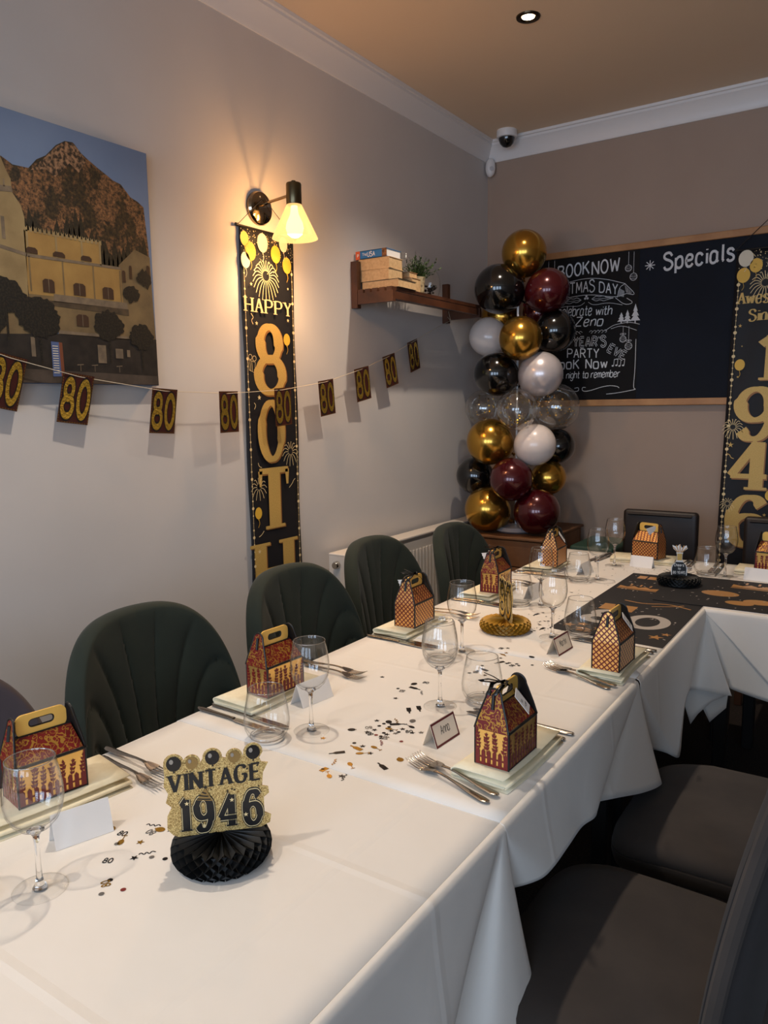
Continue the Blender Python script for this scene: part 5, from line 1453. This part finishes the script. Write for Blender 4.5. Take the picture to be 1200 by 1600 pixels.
gable_box('lattice gift box with gold handle ' + ST['F1'], 1.255, -.995, ZC + NAPZ + .002, PI / 2 - .25, 'lattice', 0, 2)
napkin('cream folded napkin under the gift box ' + ST['F2'], 1.735, -1.0, PI / 2, .26, .066, 1.4)
gable_box('red fence gift box with foil roof ' + ST['F2'], 1.735, -1.02, ZD + NAPZ + .002, PI / 2 - .12, 'fence', 2, 0)
# glasses
wine('clear stemmed wine glass ' + ST['L1'], 1.128, -3.712)
wine('clear stemmed wine glass ' + ST['L2'], 1.117, -3.086)
wine('clear stemmed wine glass ' + ST['L3'], 1.142, -2.461)
wine('clear stemmed wine glass ' + ST['L4'], 1.136, -1.885)
wine('clear stemmed wine glass ' + ST['L5'], 1.175, -1.418)
wine('clear stemmed wine glass ' + ST['R1'], 1.282, -2.828)
wine('clear stemmed wine glass ' + ST['R2'], 1.306, -2.211)
wine('clear stemmed wine glass ' + ST['F1'], 1.152, -1.129)
wine('clear stemmed wine glass ' + ST['F2'], 1.581, -1.120)
tumbler('clear stemless tumbler ' + ST['L1'], 1.068, -3.795)
tumbler('clear stemless tumbler ' + ST['L2'], 1.064, -3.165)
tumbler('clear stemless tumbler ' + ST['L3'], 1.121, -2.545)
tumbler('clear stemless tumbler ' + ST['L4'], 1.070, -1.915)
tumbler('clear stemless tumbler ' + ST['L5'], 1.122, -1.478)
tumbler('clear stemless tumbler ' + ST['R1'], 1.350, -2.752)
tumbler('clear stemless tumbler ' + ST['R2'], 1.362, -2.135)
tumbler('clear stemless tumbler ' + ST['F2'], 1.512, -1.120)
# cutlery: tines and blade tips towards the table middle
def pair(fn, word, key, xa, ya, ra, xb, yb, rb, dz=0.003):
    fn('upper steel %s of the pair %s' % (word, ST[key]), xa, ya, ra, dz)
    fn('lower steel %s of the pair %s' % (word, ST[key]), xb, yb, rb)
pair(fork, 'fork', 'L1', .925, -3.385, -.06, .945, -3.418, -.12)
pair(fork, 'fork', 'L2', .925, -2.765, -.03, .94, -2.785, -.08)
pair(fork, 'fork', 'L3', .925, -2.135, -.02, .935, -2.16, -.05)
pair(fork, 'fork', 'L4', .93, -1.63, .0, .935, -1.655, .03)
pair(knife, 'knife', 'L2', .952, -3.105, -.04, .940, -3.137, -.03, 0)
pair(knife, 'knife', 'L3', .955, -2.462, -.06, .950, -2.484, -.04, 0)
pair(knife, 'knife', 'L4', .960, -1.955, -.03, .955, -1.978, -.02, 0)
pair(knife, 'knife', 'L5', .965, -1.440, -.03, .960, -1.462, -.02, 0)
pair(fork, 'fork', 'R1', 1.475, -3.108, PI - .26, 1.470, -3.130, PI - .30)
pair(knife, 'knife', 'R1', 1.478, -2.815, PI - .05, 1.472, -2.842, PI - .10, 0)
pair(fork, 'fork', 'R2', 1.490, -2.482, PI - .30, 1.482, -2.495, PI - .36)
pair(knife, 'knife', 'R2', 1.482, -2.185, PI - .05, 1.480, -2.208, PI - .06, .0)
pair(knife, 'knife', 'F1', 1.072, -.985, -PI / 2 - .12, 1.046, -.99, -PI / 2 - .10, 0)
pair(knife, 'knife', 'F2', 1.515, -.985, -PI / 2 + .05, 1.540, -.985, -PI / 2 + .02, 0)
pair(fork, 'fork', 'F1', 1.40, -.98, -PI / 2, 1.425, -.985, -PI / 2 + .05)
# place cards
place_card('blank white tent place card ' + ST['L1'], 1.058, -3.596, -.30, .090, .052, .038)
place_card('blank white tent place card ' + ST['L2'], 1.012, -2.955, -.12, .098, .052, .042)
place_card('blank white tent place card ' + ST['L4'], 1.075, -1.80, -.05, .09, .048, .036)
place_card('blank white tent place card ' + ST['L5'], 1.10, -1.34, -.05, .09, .048, .036)
place_card('maroon bordered name card handwritten ' + ST['R1'], 1.372, -2.98, -.06, .086, .048, .034, True, 'Anna')
place_card('maroon bordered name card handwritten ' + ST['R2'], 1.370, -2.318, -.06, .092, .048, .036, True, 'Martin')
place_card('blank white tent place card ' + ST['F1'], 1.258, -1.10, -PI / 2 - .04, .092, .046, .036)
place_card('blank white tent place card ' + ST['F2'], 1.70, -1.135, -PI / 2 - .08, .095, .046, .036)

# ------------------------------------------------------------------ centrepieces
def honeycomb(name, mat, parent, r, h, n=26):
    # honeycomb tissue: radial leaves glued to the next leaf at alternating heights, so the rim opens in diamonds
    mb = MB(); N = 2 * n; dl = 2 * PI / N
    rows = [(0.0, .84), (.18, .94), (.36, .99), (.54, 1.0), (.72, .98), (.88, .93), (1.0, .84)]
    for i in range(N):
        loops = []
        for j, (q, k) in enumerate(rows):
            s_ = 1 if (i + j) % 2 == 0 else -1
            loops.append([((r * k * u) * math.cos(dl * (i + .47 * s_ * u ** .7)), (r * k * u) * math.sin(dl * (i + .47 * s_ * u ** .7)), h * (q + (.06 * (1 - u) if j == 6 else 0))) for u in (.10, .4, .7, .9, 1.0)])
        mb.loft(loops, False)
    o = mb.build(name, mat, parent, 50)
    MB().lathe([(r * .12, 0), (r * .8, .001), (r * .86, h * .12), (r * .80, h * .5), (r * .76, h * .80), (r * .1, h * .86)], 32).build('honeycomb_core', mat, parent, True)
    return o
m_tissue_k = M('black_tissue', rgb(11, 11, 11), .6)
m_tissue_g = M('gold_tissue', rgb(176, 130, 40), .5, .15)

cp = thing('centrepiece', 'vintage year centrepiece of gold glitter card on a black honeycomb base', 'centrepiece', (1.292, -3.515, ZA + .001), math.radians(46))
honeycomb('honeycomb_base', m_tissue_k, cp, .076, .042, 24)
# card outline, local x right, z up, faces -y
K0 = .043
out = [(-.062, .0), (.060, .0), (.074, .006), (.076, .018), (.066, .024), (.066, .048), (.074, .054), (.073, .064), (.064, .067), (.066, .088), (.074, .103), (.064, .105), (.061, .112)]
def bump_(cx, cz, r, a0, a1, n=9): return [(cx + r * math.cos(math.radians(a0 + (a1 - a0) * k / n)), cz + r * math.sin(math.radians(a0 + (a1 - a0) * k / n))) for k in range(n + 1)]
BALLC = [(.052, .122, .0145, 'k'), (.024, .118, .0125, 'g'), (-.008, .120, .0145, 'k'), (-.038, .115, .0125, 'g'), (-.064, .116, .0150, 'k')]
for (bx_, bz_, br_, kk) in BALLC: out += bump_(bx_, bz_, br_, -5, 185)
out += [(-.078, .098), (-.080, .082), (-.074, .070), (-.078, .056), (-.070, .048), (-.077, .034), (-.078, .014), (-.070, .004)]
MCARD = Matrix.Translation((0, .0, K0)) @ Matrix.Rotation(PI / 2, 4, 'X')
MB().prism(out, MCARD, .0018).build('card', m_glit, cp)
fc = lambda dz: (lambda u, v: (u, -.0020 - dz, K0 + v))
mb = MB(); text(mb, 'VINTAGE', fc(.0006), .026, -.071, .072, width=.132, contrast=(.8, .34), space=1.9, rise=.006); mb.build('lettering', m_black, cp)
mb = MB(); text(mb, '1946', fc(.0003), .050, -.060, .008, width=.119, contrast=(1.42, .80), space=2.9, rise=.0); mb.build('numeral_outline', m_black, cp)
mb = MB(); text(mb, '1946', fc(.0006), .050, -.060, .008, width=.119, contrast=(1.22, .58), space=2.9, rise=.0); mb.build('numeral_gold_line', m_print_pale, cp)
mb = MB(); text(mb, '1946', fc(.0009), .050, -.060, .008, width=.119, contrast=(1.05, .42), space=2.9, rise=.0); mb.build('numerals', m_black, cp)
m_bshine = M('printed_shine', rgb(150, 140, 128), .4)
m_bk = M('printed_black_balloon', rgb(20, 18, 20), .2); m_bg = M('printed_bronze_balloon', rgb(150, 120, 70), .25, .3)
for (bx_, bz_, br_, kk) in BALLC:
    mb = MB(); f_ = fc(.0006); disc2(mb, f_, bx_, bz_, br_ * .72, br_ * .78, 20); poly2(mb, f_, [(bx_ - .002, bz_ - br_ * .95), (bx_ + .002, bz_ - br_ * .95), (bx_, bz_ - br_ * .7)]); mb.build('printed_balloon', m_bk if kk == 'k' else m_bg, cp)
    mb = MB(); disc2(mb, fc(.0012), bx_ - br_ * .22, bz_ + br_ * .25, br_ * .20, br_ * .26, 12); mb.build('printed_shine', m_bshine, cp)
mb = MB(); f_ = fc(.0013)
for p in ((-.048, .052), (.018, .050), (.038, .024), (-.024, .014)): star2(mb, f_, p[0], p[1], .0038)
mb.build('printed_stars', m_print_pale, cp)
mb = MB(); poly2(mb, fc(.0014), [(-.034, .056), (-.010, .052), (-.020, .074)]); mb.build('party_hat', m_bg, cp)
mb = MB()
for k in range(3): line2(mb, fc(.0017), [(-.033 + .004 * k, .058 + .005 * k), (-.022, .056 + .005 * k), (-.013 - .003 * k, .055 + .005 * k)], .0009)
star2(mb, fc(.0017), -.020, .075, .004, 7); mb.build('hat_stripes', m_black, cp)
mb = MB()
for k in range(26): star2(mb, fc(.0005), random.uniform(-.07, .06), random.choice((.066, .068, .100, .103, .098)) + random.uniform(-.002, .002), random.uniform(.0012, .0024))
mb.build('printed_confetti', m_black, cp)

cg = thing('centrepiece', 'gold honeycomb centrepiece with a standing gold number card seen edge on', 'centrepiece', (1.158, -2.215, ZC + .001), math.radians(136))
honeycomb('honeycomb_base', m_tissue_g, cg, .078, .036, 24)
P = [(-.05, 0), (.05, 0), (.055, .02), (.05, .05), (.058, .08), (.05, .11), (.03, .13), (0, .12), (-.03, .13), (-.05, .11), (-.058, .08), (-.05, .05), (-.055, .02)]
MB().prism(P, Matrix.Translation((0, 0, .032)) @ Matrix.Rotation(PI / 2, 4, 'X'), .0018).build('card', m_glit, cg)
for dy, s in ((-.0024, 1), (.0008, -1)):
    mb = MB(); text(mb, '80', lambda u, v: (s * u, dy, .032 + v), .085, -.042, .018, width=.084, pen=.9); mb.build('numerals', m_black, cg)
    mb = MB(); text(mb, '80', lambda u, v: (s * u, dy - .0003 * s, .032 + v), .085, -.042, .018, width=.084, pen=.45); mb.build('numeral_fill', m_foil, cg)
    mb = MB()
    for k in range(5): disc2(mb, lambda u, v: (s * u, dy - .0003 * s, .032 + v), -.04 + .02 * k, .115, .006)
    mb.build('printed_balloons', m_black, cg)

ck = thing('centrepiece', 'black honeycomb centrepiece with a small champagne bottle card on the runner', 'centrepiece', (1.462, -1.355, ZD + .003), math.radians(18))
honeycomb('honeycomb_base', m_tissue_k, ck, .078, .034, 26)
bot = [(-.024, 0), (.024, 0), (.025, .03), (.022, .042), (.012, .054), (.0085, .064), (.0085, .085), (.010, .086), (.010, .094), (.024, .106), (.020, .118), (.006, .108), (.0, .122), (-.010, .112), (-.024, .118), (-.020, .104), (-.010, .094), (-.010, .086), (-.0085, .085), (-.0085, .064), (-.012, .054), (-.022, .042), (-.025, .03)]
MB().prism([(x * 1.12, z) for x, z in bot], Matrix.Translation((0, .001, .030)) @ Matrix.Rotation(PI / 2, 4, 'X'), .0015).build('card', m_paper, ck)
fb = lambda dz: (lambda u, v: (u, -.0012 - dz, .031 + v))
mb = MB(); poly2(mb, fb(0), [(x, z) for x, z in bot if z < .06] ); mb.build('bottle_body', m_black, ck)
mb = MB(); poly2(mb, fb(0), [(-.0085, .06), (.0085, .06), (.0085, .086), (-.0085, .086)]); mb.build('bottle_neck', m_letter, ck)
mb = MB(); text(mb, 'Cheers', fb(.0004), .009, -.018, .038, width=.034, pen=.5); text(mb, 'to', fb(.0004), .007, -.004, .026, pen=.5); text(mb, '80 YEARS', fb(.0004), .009, -.021, .010, width=.042, pen=.5); mb.build('lettering', m_paper, ck)
mb = MB()
for a in (-.9, -.45, .0, .5, .95): line2(mb, fb(.0004), [(.008 * math.sin(a), .09), (.03 * math.sin(a), .092 + .028 * math.cos(a))], .0016)
mb.build('printed_spray', m_rose, ck)
mb = MB()
for k in range(9):
    a = -1.2 + k * .3; mb.tube([(0, .002, .034), (.045 * math.sin(a) * (1.3 if abs(a) > .8 else .9), .004, .038 + .028 * math.cos(a))], .0007, 4)
mb.build('tinsel', m_black, ck)

# ------------------------------------------------------------------ confetti on the cloths
m_ck, m_cg, m_cr, m_cs = M('confetti_black', rgb(22, 20, 22), .3, .4), M('confetti_gold', rgb(206, 158, 60), .25, .8), M('confetti_red', rgb(120, 36, 34), .4), M('confetti_silver', rgb(150, 148, 146), .3, .7)
FLAT = lambda u, v: (u, v, 0)
def cmesh(kind):
    mb = MB()
    if kind == 'star': star2(mb, FLAT, 0, 0, .0062)
    elif kind == 'dot': disc2(mb, FLAT, 0, 0, .0036, n=12)
    elif kind == 'eighty': text(mb, '80', FLAT, .010, -.006, -.005, width=.012, pen=.6, space=1.6)
    elif kind == 'bottle': poly2(mb, FLAT, [(-.014, -.0045), (.002, -.0045), (.007, -.0015), (.014, -.0015), (.014, .0015), (.007, .0015), (.002, .0045), (-.014, .0045)])
    elif kind == 'glass':
        disc2(mb, FLAT, .006, 0, .007, .0042, 14); poly2(mb, FLAT, [(-.010, -.0006), (0, -.0006), (0, .0006), (-.010, .0006)]); poly2(mb, FLAT, [(-.011, -.0035), (-.0095, -.0035), (-.0095, .0035), (-.011, .0035)])
    elif kind == 'curl': line2(mb, FLAT, [(-.011, 0), (-.008, .004), (-.004, -.003), (-.001, .004), (.003, -.003), (.006, .004), (.011, 0)], .0008)
    elif kind == 'balloon': disc2(mb, FLAT, .003, 0, .0075, .006, 14); poly2(mb, FLAT, [(-.006, -.002), (-.004, 0), (-.006, .002)])
    return mb
CMESH = {}
def confetti(kind, mat, x, y, where, rot=None, dz=.0):
    key = (kind, mat.name)
    if key not in CMESH:
        o = cmesh(kind).build('confetti_piece', mat)
        md = None
        CMESH[key] = o.data
    else:
        o = bpy.data.objects.new('confetti_piece', CMESH[key]); COL.objects.link(o)
    o.scale = (1.15, 1.15, 1); o.location = (x, y, zt(x, y) + .0008 + dz); o.rotation_euler = (0, 0, random.uniform(0, 6.28) if rot is None else rot)
    cn = {'confetti_black': 'black', 'confetti_gold': 'gold', 'confetti_red': 'red', 'confetti_silver': 'silver'}[mat.name]
    kn = {'star': 'star', 'dot': 'dot', 'eighty': 'eighty', 'bottle': 'bottle', 'glass': 'goblet', 'curl': 'squiggle', 'balloon': 'balloon'}[kind]
    tag(o, 'small %s %s confetti piece %s' % (cn, kn, where), 'confetti', 'confetti %s: %s %s' % (where, cn, kn))
CF = {
 'beside the vintage centrepiece': [('balloon','g',1.083,-3.561),('eighty','k',1.108,-3.556),('glass','g',1.123,-3.568),('dot','s',1.125,-3.58),('star','g',1.153,-3.557),('star','k',1.167,-3.507),('curl','k',1.131,-3.513),('balloon','g',1.147,-3.516),('eighty','s',1.144,-3.529),('eighty','k',1.152,-3.616),('star','k',1.18,-3.59),('curl','k',1.187,-3.571),('dot','s',1.201,-3.574),('dot','k',1.222,-3.566),('eighty','g',1.198,-3.654),('dot','k',1.196,-3.645),('dot','r',1.231,-3.649),('dot','s',1.213,-3.672)],
 'in the middle of the table': [('dot','k',1.142,-2.788),('eighty','s',1.159,-2.796),('star','k',1.171,-2.843),('balloon','k',1.158,-2.744),('bottle','k',1.176,-2.765),('eighty','k',1.179,-2.718),('curl','s',1.204,-2.782),('bottle','k',1.236,-2.888),('bottle','k',1.25,-2.867),('star','k',1.065,-2.742),('star','k',1.206,-2.972),('balloon','k',1.234,-2.966),('bottle','k',1.254,-2.964),('curl','g',1.243,-2.949),('balloon','s',1.274,-2.935),('glass','k',1.281,-2.958),('eighty','s',1.212,-3.011),('star','k',1.229,-3.014),('dot','k',1.226,-2.992),('dot','k',1.228,-2.977),('glass','g',1.258,-2.992),('star','k',1.277,-2.979),('eighty','k',1.295,-2.982),('star','k',1.304,-2.984),('star','s',1.319,-2.973),('eighty','k',1.231,-3.035),('star','k',1.222,-3.031),('dot','r',1.246,-3.033),('dot','k',1.258,-3.033),('star','k',1.264,-3.04),('eighty','s',1.27,-3.034),('star','k',1.263,-3.019),('dot','k',1.254,-3.016),('star','s',1.276,-3.005),('dot','k',1.278,-2.996),('balloon','k',1.19,-3.037),('star','g',1.162,-3.104),('dot','k',1.23,-3.088),('bottle','g',1.246,-3.104),('star','k',1.253,-3.091),('curl','r',1.277,-3.057),('glass','g',1.282,-3.084),('dot','r',1.307,-3.031),('bottle','k',1.227,-3.142),('glass','g',1.272,-3.116),('star','k',1.284,-3.109),('curl','g',1.248,-3.176),('bottle','g',1.248,-3.202),('dot','k',1.245,-3.209),('glass','g',1.283,-3.171),('glass','g',1.267,-3.22),('curl','k',1.297,-3.214),('star','k',1.291,-3.212),('bottle','k',1.334,-3.141),('balloon','g',1.346,-3.098),('star','k',1.323,-2.916),('dot','k',1.247,-2.985),('star','k',1.261,-2.999)],
 'around the gold honeycomb': [('eighty','k',1.223,-2.381),('star','k',1.238,-2.37),('bottle','g',1.248,-2.423),('star','g',1.252,-2.41),('dot','k',1.256,-2.454),('bottle','k',1.268,-2.488),('star','k',1.288,-2.485),('star','k',1.292,-2.478),('eighty','k',1.307,-2.493),('dot','k',1.322,-2.484),('star','k',1.312,-2.475),('balloon','k',1.322,-2.404),('dot','k',1.35,-2.462),('star','k',1.225,-2.109),('bottle','k',1.247,-2.146),('star','k',1.232,-2.057),('dot','k',1.235,-2.175),('bottle','k',1.169,-2.005),('star','k',1.18,-1.973),('dot','k',1.165,-1.666),('dot','k',1.207,-1.686),('star','k',1.238,-2.601),('eighty','k',1.249,-2.587),('star','k',1.249,-2.576),('star','k',1.279,-2.595),('bottle','k',1.256,-2.558),('dot','k',1.241,-2.534)],
}
CM = {'k': m_ck, 'g': m_cg, 'r': m_cr, 's': m_cs}
for where, L in CF.items():
    for kind, c_, x, y in L:
        confetti(kind, CM[c_], x, y, where)
# the rest of the confetti, specks on the far cloth and runner too small to pick apart
mb = MB()
for i in range(150):
    if i < 70: x, y = random.uniform(1.18, 1.60), random.uniform(-1.22, -1.12)
    elif i < 110: x, y = random.gauss(1.25, .04), random.gauss(-2.08, .10)
    else: x, y = random.uniform(1.0, 1.25), random.uniform(-1.75, -1.15)
    if x > 1.60: continue
    z = ZC + .0022; s_ = random.uniform(.002, .0045); a = random.uniform(0, 6.3)
    mb.add([(x + s_ * math.cos(a + k * PI / 2) * (1 if k % 2 else .5), y + s_ * math.sin(a + k * PI / 2), z) for k in range(4)], [(0, 1, 2, 3)])
o = mb.build('confetti_scatter', m_ck); tag(o, 'tiny dark confetti specks strewn over the far cloth', 'confetti', kind='stuff')
